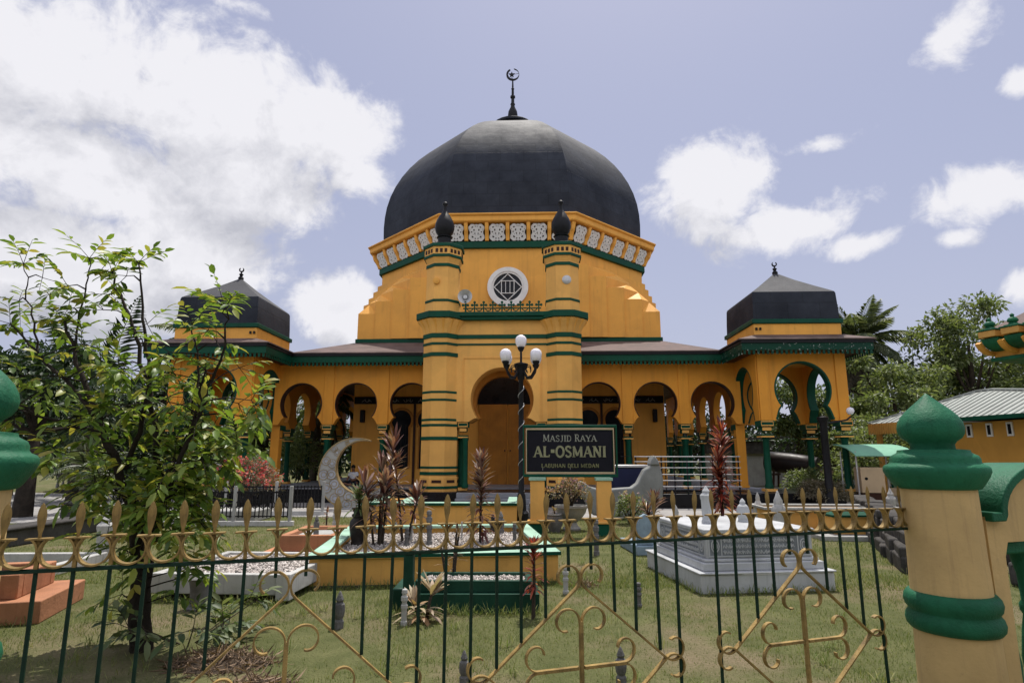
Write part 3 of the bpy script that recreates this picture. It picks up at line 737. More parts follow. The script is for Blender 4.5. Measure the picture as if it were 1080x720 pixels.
# ================================================================== FRONT FENCE AND GATE PILLARS
FA = R(20.4); S = .105; P0 = (-.408, 2.07)
ORGF = (P0[0], P0[1], 0)
fe = thing('iron_fence', 'green and gold wrought iron fence with spear tips and scrolls between the two pillars', 'fence', ORGF, FA)
go, fg = M['gold'], M['fence_green']
b = B(); b.box(-2.6*S, 36.3*S, -.012, .012, 1.328, 1.340); b.build('rail', fg, fe, bevel=.002)
b = B(); b.box(-2.6*S, 36.3*S, -.012, .012, .15, .175); b.build('rail', fg, fe, bevel=.002)
def crook(p, head, turn, r0, total=290, shrink=.55, n=22):
    """points of a curl that starts at p heading `head` degrees and rolls up"""
    pts = [p]; h = head
    for i in range(n):
        t = (i+.5)/n; r = r0*(1-t*shrink*(.4+.6*t)); d = total/n; L = R(d)*r
        h += turn*d/2; pts.append((pts[-1][0]+L*math.cos(R(h)), pts[-1][1]+L*math.sin(R(h)))); h += turn*d/2
    return pts
def flat(path, w=.022, t=.007, y=0.):
    b = B(); b.strap(path, y-w/2, y+w/2, t); return b
# rings, plates, spears
ring0 = None
for i in range(-2, 37):
    q = arc(0, 1.340+.0535, .0515, 52-360, 128-0-0, 30) if False else arc(0, 1.3945, .0505, -232, 52, 30)
    if ring0 is None: ring0 = flat(q, .030, .006).build('ring', go, fe, smooth=40); o = ring0
    else: o = ring0.copy(); C.objects.link(o)
    o.location = ((i-.5)*S, rnd.uniform(-.001, .001), rnd.uniform(-.0015, .0015))
sp0 = None
for i in range(-2, 36):
    if sp0 is None:
        b = B(); b.box(-.036, .036, -.016, .016, 1.4335, 1.439); b.box(-.006, .006, -.006, .006, 1.3405, 1.4333)
        pf = [(.0055, 1.4392), (.0052, 1.452), (.009, 1.468), (.0132, 1.495), (.0142, 1.512), (.012, 1.528), (.006, 1.545), (.0004, 1.552)]
        b.lathe(pf, 4, sx=1., sy=.42)
        sp0 = b.build('spear', go, fe, bevel=.0012, org=(0, 0, 1.38)); o = sp0
    else: o = sp0.copy(); C.objects.link(o)
    o.location = (i*S+rnd.uniform(-.0025, .0025), 0, 1.38+rnd.uniform(-.003, .003)); o.rotation_euler = (rnd.uniform(-.02, .02), rnd.uniform(-.035, .035), rnd.uniform(-.12, .12))
# plain bars
def bar(i, zlo):
    b = B(); w = .0058; b.box(i*S-w, i*S+w, -w, w, zlo, 1.3278); o = b.build('bar', fg, fe, bevel=.002, org=(i*S, 0, 1.33)); o.location = (i*S, 0, 1.33); o.rotation_euler = (rnd.gauss(0, .003), rnd.gauss(0, .004), 0)
AP = {6.5: 1.215, 17.5: 1.175, 28.5: 1.185}; HC = .850
for i in list(range(-1, 12))+[12]+list(range(13, 23))+list(range(24, 34)):
    zlo = .12
    for ap, za in AP.items():
        d = abs(i-ap)*S
        if d < .43: zlo = max(.12, za+.055 if d < .06 else za-d*(za-HC)/.40+.006)
    bar(i, zlo)
# diamond panels with curls
for ap, za in AP.items():
    x = ap*S; hw = .40
    sl = math.degrees(math.atan2(za-HC, hw))
    for sx in (-1, 1):
        for sz in (1, -1):
            def tr(pts): return [(x+sx*px, HC+sz*pz) for px, pz in pts]
            top = crook((.005, za-HC), 180-sl, -1, .050, 300, .45) if False else None
            # strap from corner up to the apex, curling outwards over the top
            up = [(hw, 0), (hw*.5, (za-HC)*.5), (.024, (za-HC)*.94)]
            c = crook((.010, (za-HC)*.985), 118, -1, .058, 268, .5)
            full = [(hw+.001, .001)]+up[1:]+c if sz > 0 or True else up
            low = crook((hw, 0), -sl, 1, .055, 262, .5)
            path = list(reversed(low[1:]))+[(hw, 0)]+up[1:]+c
            flat(tr(path), .022, .007, .001*sx+.0004*sz).build('scroll_strap', go, fe, smooth=40)
            # inner fork
            f = [(.0, .0), (.0, (za-HC)*.52)]+crook((.002, (za-HC)*.56), 80, -1, .058, 285, .55)
            if sz > 0: flat(tr([(px+.003, pz) for px, pz in f]), .020, .006, .002).build('fork_scroll', go, fe, smooth=40)
            # arms of the cross, rolled at the ends
            h = [(.012, .003), (.14, .003)]+crook((.20, .003), 8, 1, .052, 265, .5)
            flat(tr(h), .020, .006, -.001-.001*sx).build('cross_scroll', go, fe, smooth=40)
    b = B(); b.box(x-.008, x+.008, -.009, .009, HC-(za-HC)*.62, HC+(za-HC)*.55); b.build('cross_bar', go, fe, bevel=.002)

def gate_pillar(name, label, loc, rz):
    t = thing(name, label, 'gate pillar', loc, rz, 'gate pillars of the fence')
    cr, g = M['pillar_cream'], M['pillar_green']
    b = B(); k = k8; b.lathe([(0.2218, 0), (0.2175, .05), (0.1958, .3), (0.1801, .9), (0.1723, 1.2), (0.1688, 1.56)], 32, rot=R(11)); sh = b.build('shaft', cr, t, smooth=40)
    b = B(); b.lathe([(0.174, .845), (0.1931, .85), (0.2071, .868), (0.2114, .892), (0.2053, .918), (0.1931, .935), (0.1931, .942), (0.2053, .958), (0.2114, .984), (0.2053, 1.01), (0.1914, 1.028), (0.1653, 1.034)], 40, rot=R(18)); b.build('ring_moulding', g, sh, smooth=50)
    b = B(); b.lathe([(0.1653, 1.535), (0.187, 1.54), (0.2001, 1.555), (0.2279, 1.60), (0.2384, 1.625), (0.2366, 1.645), (0.2279, 1.656), (0.2088, 1.664), (0.2018, 1.674), (0.2018, 1.690), (0.1931, 1.706), (0.174, 1.716), (0.1653, 1.722), (0.1618, 1.735), (0.087, 1.742)], 32, rot=R(18)); b.build('capital', g, t, smooth=50)
    b = B(); b.lathe([(0.1027, 1.735), (0.1001, 1.765), (0.1114, 1.780), (0.1348, 1.797), (0.1496, 1.822), (0.1531, 1.850), (0.1462, 1.880), (0.1288, 1.912), (0.1027, 1.942), (0.07482, 1.968), (0.04524, 1.994), (0.02088, 2.018), (0.00348, 2.034)], 36); b.build('onion_dome', g, t, smooth=50)
    return t
rp = gate_pillar('gate_pillar', 'cream gate pillar with green onion dome at the right end of the iron fence', (3.235, 3.34, 0), FA)
dup(rp, (-.94, 2.14, 0), FA, 'gate pillar at the left end of the iron fence, mostly cut off by the photo edge', None, (1, 1, 1.03))
b = B()
b.box(36.1*S-.02, 36.4*S, -.015, .015, 1.325, 1.343); b.tube([(36.2*S, -.02, 1.335), (36.5*S, -.06, 1.30)], .006); b.tube([(36.2*S, -.01, 1.42), (36.55*S, -.03, 1.44)], .012)
b.build('wall_bracket', M['iron'], fe)
# curved wing wall with green coping and balusters, right of the pillar
wg = thing('wing_wall', 'cream wing wall with curled green coping and a green baluster rail right of the gate pillar', 'wall', (3.235, 3.34, 0), FA)
c0 = [(.16, 1.40), (.255, 1.40)]+[(.255+.36*(1-math.cos(R(t))), 1.41+.235*math.sin(R(t))) for t in range(0, 91, 9)]+[(1.0, 1.645), (1.35, 1.645)]
op = [(1.35, 1.30), (.62, 1.30)] 
poly = c0+[(1.35, 1.33), (.66, 1.33), (.56, 1.40), (.50, 1.33), (.46, 1.27), (.36, 1.27), (.30, 1.27), (.27, 1.20), (.26, .30), (1.35, .30), (1.35, 0), (.16, 0)]
b = B(); b.prism(poly, 'xz', -.11, .11); b.build('wall_body', M['pillar_cream'], wg)
b = B(); b.strap(c0, -.15, .15, .045); b.build('coping', M['pillar_green'], wg, smooth=40, bevel=.006)
b = B(); b.box(.262, 1.35, -.07, .07, 1.20, 1.268); b.build('handrail', M['pillar_green'], wg, bevel=.012)
for i in range(5):
    b = B(); b.lathe([(.045, .302), (.05, .36), (.03, .40), (.055, .55), (.062, .66), (.045, .80), (.03, .88), (.042, .90), (.042, .93), (.03, .95), (.034, 1.08), (.05, 1.15), (.055, 1.198)], 16, .335+i*.22); b.build('baluster', M['pillar_green'], wg, smooth=50)

# gatehouse canopy whose bracketed edge shows at the right margin
gh = thing('gatehouse', 'gatehouse canopy edge with yellow corbels and small green onion finials at the right margin', 'gatehouse', (9.45, 9.33, 1.0), FA)
wx = -.72
def lob(y, big):
    s = big
    b = B(); b.box(wx-.02, wx+.34, y-.13, y+.13, 2.60, 2.70); c = b.build('corbel_block', M['grave_yellow'], gh, bevel=.006)
    q = [(wx+.03, 2.585), (wx+.33, 2.585)]+[(wx+.33-.0+.0*t, 2.585-.19) for t in (0,)]+[(wx+.33-.30*math.sin(R(t)), 2.585-.19*math.cos(R(t))) for t in range(0, 91, 10)]
    b = B(); b.prism(q, 'xz', y-.125, y+.125); b.build('corbel', M['pillar_green'], gh, bevel=.006)
    b = B(); b.strap([(wx+.33-.33*math.sin(R(t)), 2.60-.235*math.cos(R(t))) for t in range(0, 80, 8)], y+.127, y+.21, .06); b.build('corbel_arch', M['ochre'], gh)
    b = B(); b.box(wx-.035, wx+.34, y-.145, y+.145, 2.702, 2.725); b.box(wx-.0, wx+.2, y-.09, y+.09, 2.725, 2.745); b.build('corbel_cap', M['pillar_green'], gh, bevel=.005)
    b = B(); b.lathe([(.062, 2.745), (.064, 2.765), (.046, 2.775), (.072, 2.795), (.076, 2.815), (.060, 2.845), (.036, 2.862), (.024, 2.868), (.024, 2.882), (.032, 2.892), (.030, 2.905), (.012, 2.92), (.003, 2.93)], 18, wx+.09, y); b.build('onion_finial', M['pillar_green'], gh, smooth=50)
for k in range(4): lob(.86-k*.345, 1)
b = B(); b.box(wx+.34, 2.4, -.45, 1.02, 2.30, 2.70); b.build('entablature', M['ochre'], gh, bevel=.01)
b = B(); b.box(wx+.30, 2.44, -.49, 1.06, 2.24, 2.30); b.build('band', M['pillar_green'], gh, bevel=.01)
b = B(); b.frust([(wx+.22, -.56), (2.5, -.56), (2.5, 1.14), (wx+.22, 1.14)], [(.42, .22), (1.3, .22), (1.3, .36), (.42, .36)], 2.71, 3.30); b.build('tiled_roof', M['tin'], gh)
for x in (.75, 1.95):
    for y in (-.2, .75):
        b = B(); b.box(x-.14, x+.14, y-.14, y+.14, -1.0, 2.24); b.build('post', M['pillar_cream'], gh, bevel=.01)

# ================================================================== SIGN BOARD
GL = {  # stroke letters on a unit cap height: (advance, strokes); stroke = (points, weight)
 'A': (.86, [([(.08, 0), (.40, 1)], .6), ([(.40, 1), (.74, 0)], 1.15), ([(.20, .34), (.60, .34)], .55)], [(.08, 0), (.74, 0)]),
 'B': (.74, [([(.16, 0), (.16, 1)], 1.1), ([(.16, .97), (.42, .97), (.54, .88), (.54, .64), (.42, .53), (.16, .53)], .75), ([(.42, .53), (.58, .42), (.58, .14), (.44, .03), (.16, .03)], .8)], []),
 'D': (.82, [([(.16, 0), (.16, 1)], 1.1), ([(.16, .97), (.42, .97), (.62, .80), (.66, .5), (.62, .20), (.42, .03), (.16, .03)], .85)], [(.16, 0), (.16, 1)]),
 'E': (.68, [([(.16, 0), (.16, 1)], 1.1), ([(.16, .96), (.58, .96)], .7), ([(.16, .5), (.5, .5)], .6), ([(.16, .04), (.60, .04)], .7)], []),
 'H': (.84, [([(.18, 0), (.18, 1)], 1.1), ([(.66, 0), (.66, 1)], 1.1), ([(.18, .5), (.66, .5)], .6)], [(.18, 0), (.18, 1), (.66, 0), (.66, 1)]),
 'I': (.42, [([(.21, 0), (.21, 1)], 1.15)], [(.21, 0), (.21, 1)]),
 'J': (.56, [([(.36, 1), (.36, .16), (.26, -.02), (.10, 0)], 1.0)], [(.36, 1)]),
 'L': (.68, [([(.18, 0), (.18, 1)], 1.1), ([(.18, .04), (.60, .04), (.60, .22)], .7)], [(.18, 0), (.18, 1)]),
 'M': (1.06, [([(.16, 0), (.16, 1)], .7), ([(.16, 1), (.50, .12)], 1.1), ([(.50, .12), (.86, 1)], .6), ([(.86, 1), (.86, 0)], 1.1)], [(.16, 0), (.86, 0)]),
 'N': (.88, [([(.16, 0), (.16, 1)], .7), ([(.16, 1), (.70, 0)], 1.15), ([(.70, 0), (.70, 1)], .7)], [(.16, 0), (.70, 1), (.14, 1)]),
 'O': (.90, [([(.44+.34*math.cos(R(t)), .5+.49*math.sin(R(t))) for t in range(0, 361, 20)], 1.0)], []),
 'R': (.80, [([(.16, 0), (.16, 1)], 1.1), ([(.16, .97), (.44, .97), (.56, .86), (.56, .62), (.44, .50), (.16, .50)], .75), ([(.38, .50), (.68, 0)], 1.0)], [(.16, 0), (.16, 1), (.68, 0)]),
 'S': (.66, [([(.54, .80), (.46, .95), (.30, .99), (.14, .92), (.10, .76), (.20, .60), (.42, .46), (.54, .32), (.52, .12), (.36, .01), (.18, .03), (.08, .20)], .95)], []),
 'U': (.82, [([(.16, 1), (.16, .28), (.26, .06), (.42, .01), (.58, .08), (.66, .28), (.66, 1)], .95)], [(.16, 1), (.66, 1)]),
 'Y': (.80, [([(.08, 1), (.40, .46)], 1.1), ([(.72, 1), (.40, .46)], .65), ([(.40, .46), (.40, 0)], 1.05)], [(.08, 1), (.72, 1), (.40, 0)]),
 '-': (.50, [([(.08, .55), (.42, .55)], 1.6)], []), ' ': (.42, [], [])}
def lettering(txt, h, weight, serif, width, yf, cx, z0, small=1.):
    """slab lettering built stroke by stroke, centred on cx"""
    adv = sum(GL[c][0] for c in txt); sxx = width/adv; b = B(); x = cx-width/2; k = 0
    first = True
    for c in txt:
        a, st, se = GL[c]
        hh = h if (first or small == 1.) else h*small
        for pts, w in st:
            b.strap([(x+px*sxx, z0+pz*hh) for px, pz in pts], yf-.006-.0007*k, yf+.004, weight*w*h); k += 1
        if serif:
            for px, pz in se:
                b.strap([(x+px*sxx-.15*h*serif, z0+pz*hh*.97+.015*h), (x+px*sxx+.15*h*serif, z0+pz*hh*.97+.015*h)], yf-.006-.0007*k, yf+.004, .07*h); k += 1
        x += a*sxx; first = c == ' '
    return b
sg = thing('sign_board', 'black name board with gold lettering in a green frame on two ochre posts', 'sign', (1.95, 14.0, 0), R(-1))
# local coordinates: x -1.07..1.07
def sb_(x0, x1, y0, y1, z0, z1, n, m, bev=.006): b = B(); b.box(x0, x1, y0, y1, z0, z1); return b.build(n, m, sg, bevel=bev)
pan = sb_(-1.0, 1.0, -.03, .05, 1.33, 2.35, 'panel', M['signblack'])
b = B(); b.strap([(-1.045, 1.285), (1.045, 1.285), (1.045, 2.385), (-1.045, 2.385)], -.07, .09, .07, closed=True); b.build('frame', M['green'], sg, bevel=.008)
b = B(); b.strap([(-.985, 1.345), (.985, 1.345), (.985, 2.325), (-.985, 2.325)], -.055, -.02, .05, closed=True); b.build('inner_frame', M['carton'], sg, bevel=.006)
b = B(); b.strap([(-.958, 1.372), (.958, 1.372), (.958, 2.298), (-.958, 2.298)], -.050, -.021, .012, closed=True); b.build('inner_edge', M['green'], sg)
lettering('MASJID RAYA', .155, .13, 1., 1.22, -.03, 0, 2.045, .86).build('lettering', M['sign_letter_pale'], pan)
lettering('AL-OSMANI', .235, .20, 1., 1.64, -.03, 0, 1.700).build('lettering', M['sign_letter'], pan)
lettering('LABUHAN DELI MEDAN', .085, .20, 0., 1.30, -.03, 0, 1.465).build('lettering', M['sign_letter_dim'], pan)
b = B()
for px, pz in ((-.62, 1.40), (.0, 1.42)): b.strap([(px, pz), (px+.004, pz+.07)], -.036, -.028, .012)
b.build('drip_stain', M['script'], pan)
for sx in (-1, 1):
    x = sx*.74
    p = sb_(x-.16, x+.16, -.13, .17, .0, 1.18, 'post', M['pale_ochre'], .01)
    sb_(x-.19, x+.19, -.16, .20, 1.18, 1.245, 'post_cap', M['mint'], .01)
    sb_(x-.20, x+.20, -.17, .21, .0, .26, 'post_base', M['green'], .01)
    sb_(x-.23, x+.23, -.20, .24, .26, .31, 'base_moulding', M['pale_ochre'], .01)
# ================================================================== GRAVES
def gravel(parent, x0, x1, y0, y1, z, n, size=.028):
    P = np.stack([rng.uniform(x0, x1, n), rng.uniform(y0, y1, n), np.full(n, z)+rng.uniform(-.012, .012, n)], 1)
    r = size*rng.uniform(.6, 1.3, n); base = np.array([[1, 0, 0], [0, 1, 0], [-1, 0, 0], [0, -1, 0], [0, 0, .7], [0, 0, -.7]], float)
    T = np.array([[0, 1, 4], [1, 2, 4], [2, 3, 4], [3, 0, 4], [1, 0, 5], [2, 1, 5], [3, 2, 5], [0, 3, 5]])
    A = norm(rng.normal(size=(n, 3))); Bv = norm(np.cross(A, rng.normal(size=(n, 3)))); Cv = np.cross(A, Bv)
    Mx = np.stack([A, Bv, Cv*.8], 1)
    V = P[:, None]+np.einsum('kj,njc->nkc', base, Mx)*r[:, None, None]
    return tag(tris('gravel', V, T[None]+np.arange(n)[:, None, None]*6, M['pebble'], parent), kind='stuff')
def kerb_ring(w, d, t, z0, z1): 
    b = B(); b.box(0, w, 0, t, z0, z1); b.box(0, w, d-t, d, z0, z1); b.box(0, t, t, d-t, z0, z1); b.box(w-t, w, t, d-t, z0, z1); return b

# large yellow plot
g = thing('grave_plot', 'large yellow walled grave plot with mint coping and white gravel behind the fence', 'grave plot', (-1.86, 8.35, 0), R(8))
W_, D_ = 3.35, 3.55
kerb_ring(W_, D_, .14, 0, .37).build('plot_wall', M['grave_yellow'], g, bevel=.008)
b = B()
for q in ((-.03, W_+.03, -.03, .20), (-.03, W_+.03, D_-.20, D_+.03), (-.03, .2, .2, D_-.2), (W_-.2, W_+.03, .2, D_-.2)): b.box(*q, .372, .42)
b.build('coping', M['mint'], g, bevel=.008)
b = B(); b.strap([(-.032, -.032), (W_+.032, -.032), (W_+.032, D_+.032), (-.032, D_+.032)], .373, .418, .008, plane='xy', closed=True); b.build('coping_edge', M['green'], g)
b = B(); b.box(.141, W_-.141, .141, D_-.141, 0, .26); b.build('bed', M['concrete'], g)
gravel(g, .15, W_-.15, .15, D_-.15, .275, 7000, .024)
b = B(); b.box(-.02, W_+.02, -.02, D_+.02, 0, .03); b.build('footing', M['stone_dark'], g)

# low yellow enclosure in front of the left minaret
g = thing('grave_plot', 'low ochre enclosure with mint coping in front of the left minaret', 'grave plot', (-2.35, 15.7, 0), R(1))
b = B(); b.box(0, 3.05, 0, .16, 0, .52); b.box(0, .16, .16, 2.2, 0, .52); b.box(2.89, 3.05, .16, 2.2, 0, .52); b.box(-.75, 0, -.25, -.09, 0, .55); b.box(-.75, -.59, -.09, 1.8, 0, .55); b.box(-.59, 0, 1.64, 1.8, 0, .55)
b.build('plot_wall', M['pale_ochre'], g, bevel=.01)
b = B(); b.box(-.05, 3.1, -.05, .25, .522, .57); b.box(-.05, .25, .25, 2.25, .522, .57); b.box(2.8, 3.1, .25, 2.25, .522, .57); b.box(-.80, .05, -.30, -.04, .552, .60); b.box(-.8, -.54, -.04, 1.85, .552, .60); b.build('coping', M['mint'], g, bevel=.01)
b = B(); b.box(-.06, 3.11, -.065, -.052, .50, .555); b.box(-.81, .06, -.312, -.302, .53, .585); b.build('coping_edge', M['green'], g)
b = B(); b.box(.161, 2.88, .161, 2.1, 0, .40); b.build('bed', M['ground'], g)

# small dark green grave
g = thing('grave', 'small dark green stepped grave filled with gravel in front of the yellow plot', 'grave', (-.32, 7.12, 0), R(2))
kerb_ring(1.50, .72, .16, 0, .20).build('lower_step', M['grave_green'], g, bevel=.006)
b = B(); 
for q in ((.10, 1.42, .08, .14), (.10, 1.42, .58, .64), (.10, .17, .14, .58), (1.35, 1.42, .14, .58)): b.box(*q, .201, .325)
b.build('upper_step', M['grave_green'], g, bevel=.006)
b = B(); b.box(.165, 1.345, .145, .575, .1, .27); b.build('bed', M['concrete'], g)
gravel(g, .18, 1.34, .15, .57, .285, 1500, .015)
b = B(); b.box(-.02, .09, -.03, .10, 0, .62); b.box(-.03, .10, -.04, .11, .621, .66); b.build('corner_post', M['grave_green'], g, bevel=.01)
b = B(); b.box(-.16, -.02, .1, .7, 0, .24); b.build('side_block', M['grave_green'], g, bevel=.02)

# whitewashed grave on the left
g = thing('grave', 'dirty white concrete grave with gravel left of the yellow plot', 'grave', (-3.52, 7.59, 0), R(-2))
W_, D_ = 1.74, 1.75
kerb_ring(W_, D_, .10, .085, .32).build('kerb', M['whitewash'], g, bevel=.012)
b = B(); b.box(.2, W_-.25, .15, D_-.1, 0, .084); b.build('footing', M['stone_dark'], g)
b = B(); b.box(.101, W_-.101, .101, D_-.101, .10, .25); b.build('bed', M['concrete'], g)
gravel(g, .11, W_-.11, .11, D_-.11, .268, 3000, .022)
b = B(); b.box(W_-.16, W_+.01, -.03, .14, .03, .33); b.build('corner_post', M['whitewash'], g, bevel=.01)

# terracotta stepped planter, bottom left
g = thing('stepped_planter', 'terracotta two-step planter holding a cordyline at the left edge', 'planter', (-6.15, 5.845, 0), R(18))
b = B(); b.box(0, 2.25, 0, 1.2, 0, .23); b.build('lower_step', M['terracotta'], g, bevel=.012)
b = B(); b.box(.2, 1.97, .14, .26, .231, .48); b.box(.2, 1.97, .94, 1.06, .231, .48); b.box(.2, .34, .26, .94, .231, .48); b.box(1.84, 1.97, .26, .94, .231, .48); b.build('upper_step', M['terracotta'], g, bevel=.012)
b = B(); b.box(.341, 1.839, .261, .939, .231, .40); b.build('soil', M['stone_dark'], g)
# terracotta grave farther back
g = thing('grave', 'low terracotta grave beyond the dirty white grave', 'grave', (-3.42, 10.35, 0), R(4))
b = B(); b.box(0, 1.35, 0, 1.9, 0, .14); b.build('lower_step', M['terracotta'], g, bevel=.012)
b = B(); 
for q in ((.25, 1.2, .15, .27), (.25, 1.2, 1.55, 1.67), (.25, .37, .27, 1.55), (1.08, 1.2, .27, 1.55)): b.box(*q, .141, .40)
b.build('upper_step', M['terracotta'], g, bevel=.012)
b = B(); b.box(.371, 1.079, .271, 1.549, .141, .33); b.build('soil', M['concrete'], g)

# white marble tomb on the right
tb = thing('marble_tomb', 'large white marble stepped tomb with carved panels on the lawn', 'tomb', (3.22, 8.15, 0), R(9))
W_, D_ = 1.82, 2.0; IN_ = .17
def tier(i, z0, z1, n, bev=.012): b = B(); b.box(i, W_-i, i, D_-i, z0, z1); return b.build(n, M['marble'], tb, bevel=bev)
tier(0, 0, .235, 'base_step'); tier(-.02, .236, .26, 'base_edge', .008); tier(.08, .261, .36, 'middle_step'); tier(.12, .361, .40, 'middle_edge')
ch = tier(IN_, .401, .71, 'chest', .006); tier(IN_-.03, .711, .77, 'top_slab', .015)
# carved relief: sunk dark ground, raised border and interlace
def relief(face, L, name):
    b1, b2 = B(), B(); h0, h1 = .435, .68
    def q(bb, u0, u1, z0, z1, d0, d1):
        if face == 'f': bb.box(IN_+u0, IN_+u1, IN_-d1, IN_-d0, z0, z1)
        else: bb.box(IN_-d1, IN_-d0, IN_+u0, IN_+u1, z0, z1)
    q(b1, .04, L-.04, h0, h1, .001, .004)
    for z in (h0-.012, h1): q(b2, .03, L-.03, z, z+.014, .001, .014)
    q(b2, .03, .044, h0, h1, .0015, .013); q(b2, L-.044, L-.03, h0, h1, .0015, .013); q(b2, .20, .212, h0, h1, .0015, .013); q(b2, L-.212, L-.2, h0, h1, .0015, .013)
    u = .23
    while u < L-.26:
        for row in range(3):
            z = h0+.02+row*.073
            k = rnd.random()
            pts = [(u+.06*t/8, z+.02+.018*math.sin(t*1.3+k*6)) for t in range(9)]
            if face == 'f': b2.strap([(IN_+px, pz) for px, pz in pts], IN_-.012, IN_-.002, .009)
            else: b2.strap([(IN_+px, pz) for px, pz in pts], IN_-.012, IN_-.002, .009, plane='yz')
            q(b2, u+.015+.03*k, u+.024+.03*k, z, z+.05, .002, .0115)
        u += .062
    for cu in (.122, L-.122):
        for rr in (.065, .035):
            pts = [(cu+.8*rr*math.cos(R(t)), (h0+h1)/2+1.2*rr*math.sin(R(t))) for t in range(0, 360, 30)]
            if face == 'f': b2.strap([(IN_+px, pz) for px, pz in pts], IN_-.012, IN_-.002, .012, closed=True)
            else: b2.strap([(IN_+px, pz) for px, pz in pts], IN_-.012, IN_-.002, .012, plane='yz', closed=True)
    b1.build('sunk_panel', M['marble_dark'], ch); b2.build('carving', M['marble'], ch)
relief('f', W_-2*IN_, 'front'); relief('s', D_-2*IN_, 'side')

# headstones: turned or carved posts standing in the ground or on graves
PR = {
 'round': [(.075, 0), (.075, .10), (.055, .13), (.075, .17), (.085, .25), (.075, .33), (.045, .36), (.06, .39), (.04, .44), (.02, .49), (.005, .51)],
 'slim': [(.045, 0), (.045, .04), (.036, .05), (.036, .16), (.045, .165), (.045, .20), (.034, .205), (.034, .235), (.045, .24), (.045, .28), (.03, .29), (.03, .31), (.04, .315), (.035, .35), (.01, .36)],
 'obelisk': [(.14, 0), (.13, .06), (.115, .08), (.125, .5), (.14, .54), (.145, .60), (.12, .63), (.085, .66), (.09, .70), (.05, .75), (.03, .79), (.005, .82)],
 'bulb': [(.10, 0), (.09, .04), (.11, .12), (.115, .20), (.09, .29), (.045, .34), (.05, .37), (.03, .41), (.005, .44)],
 'slab': None}
def headstone(kind, mat, loc, h, label, group=None, rz=0., tilt=0., n=8, wide=1.):
    t = thing('headstone', label, 'headstone', loc, rz, 'headstones in the graveyard'); t.rotation_euler = (R(tilt), R(tilt*.6), rz)
    p = PR[kind]; top = p[-1][1]; k = h/top
    cut = max(2, int(len(p)*.55))
    b = B(); b.lathe([(r*k*wide, z*k) for r, z in p[:cut+1]], n); b.build('shaft', M[mat], t, smooth=30, bevel=.004)
    b = B(); b.lathe([(r*k*wide, z*k+.0005) for r, z in p[cut:]], n); b.build('crown', M[mat], t, smooth=30, bevel=.003)
    return t
headstone('obelisk', 'marble', (3.62, 9.15, .77), .52, 'tall grey obelisk headstone on the left end of the marble tomb', wide=1.0)
headstone('bulb', 'marble', (4.20, 9.35, .77), .33, 'white pear-shaped headstone in the middle behind the marble tomb top', n=16, wide=1.1)
headstone('obelisk', 'whitewash', (5.20, 10.6, 0), 1.15, 'tall white carved headstone behind the right corner of the marble tomb', wide=.62)
headstone('bulb', 'whitewash', (3.72, 11.6, 0), .84, 'white pointed headstone behind the left edge of the marble tomb', n=12, wide=.6)
headstone('round', 'stone_head', (-.86, 6.50, 0), .36, 'dark grey carved headstone on the lawn before the yellow plot', tilt=2)
headstone('round', 'stone_head', (.58, 5.02, 0), .24, 'small dark headstone nearest the fence at the bottom centre', n=10)
headstone('round', 'stone_head', (1.78, 5.05, 0), .27, 'small pale-capped dark headstone at the bottom right of the centre', n=10)
headstone('slim', 'stone_head', (2.33, 7.5, 0), .27, 'short banded headstone alone on the right half of the lawn', n=8, wide=1.1)
headstone('slim', 'stone_head', (-.60, 10.4, .27), .56, 'tall leaning grey banded headstone in the gravel of the yellow plot', tilt=-4, wide=.75)
headstone('slim', 'stone_head', (-.97, 10.35, .27), .28, 'short grey banded headstone left of the leaning one in the gravel', wide=1.2)
headstone('slim', 'whitewash', (-1.02, 10.95, .27), .30, 'small pinkish white headstone at the back of the yellow plot gravel', wide=1.1)
headstone('slim', 'whitewash', (-.16, 11.2, .27), .30, 'thin white peg headstone in the middle of the yellow plot gravel', wide=.5)
headstone('slim', 'stone_head', (.79, 10.9, .27), .30, 'short blue-grey headstone near the right side of the yellow plot gravel', wide=1.1)
headstone('round', 'stone_head', (.50, 11.9, .27), .42, 'dark stone jar-like headstone at the back right of the yellow plot', n=12)
headstone('round', 'pot_dark', (.34, 12.05, .27), .36, 'dark round-topped headstone behind the red cordyline in the yellow plot', n=12)
headstone('round', 'stone_head', (-2.78, 11.2, .33), .34, 'brown carved headstone standing in the terracotta grave', n=8)
headstone('slim', 'whitewash', (-3.1, 13.2, 0), .62, 'thin pale headstone beyond the terracotta grave', wide=.55)
headstone('round', 'stone_head', (-1.65, 12.6, 0), .42, 'small rounded grey headstone left of the yellow plot behind the jar', n=12)
headstone('obelisk', 'whitewash', (-6.05, 10.35, 0), .78, 'pale weathered carved headstone on the left grass under the tree', wide=1.05)
headstone('slim', 'whitewash', (1.52, 8.15, 0), .34, 'white banded headstone by the right front corner of the yellow plot', wide=.9)
headstone('slim', 'whitewash', (-.22, 6.62, 0), .36, 'white banded headstone by the left end of the green grave', wide=.8)
headstone('slim', 'stone_head', (1.05, 15.2, 0), .62, 'grey banded headstone beside the left post of the sign', wide=.75)
headstone('slim', 'stone_head', (1.22, 15.35, 0), .58, 'thin grey headstone touching the left sign post', wide=.5)
headstone('slim', 'stone_head', (2.22, 11.2, 0), .62, 'grey banded headstone on the grass below the flower bowl', wide=.7)
headstone('obelisk', 'whitewash', (9.85, 15.6, 0), .95, 'pale banded headstone behind the yellow grave near the right pavilion', wide=.7)
headstone('bulb', 'whitewash', (6.6, 15.5, .0), .85, 'white pointed headstone left of the yellow grave near the right pavilion', n=12, wide=.55)
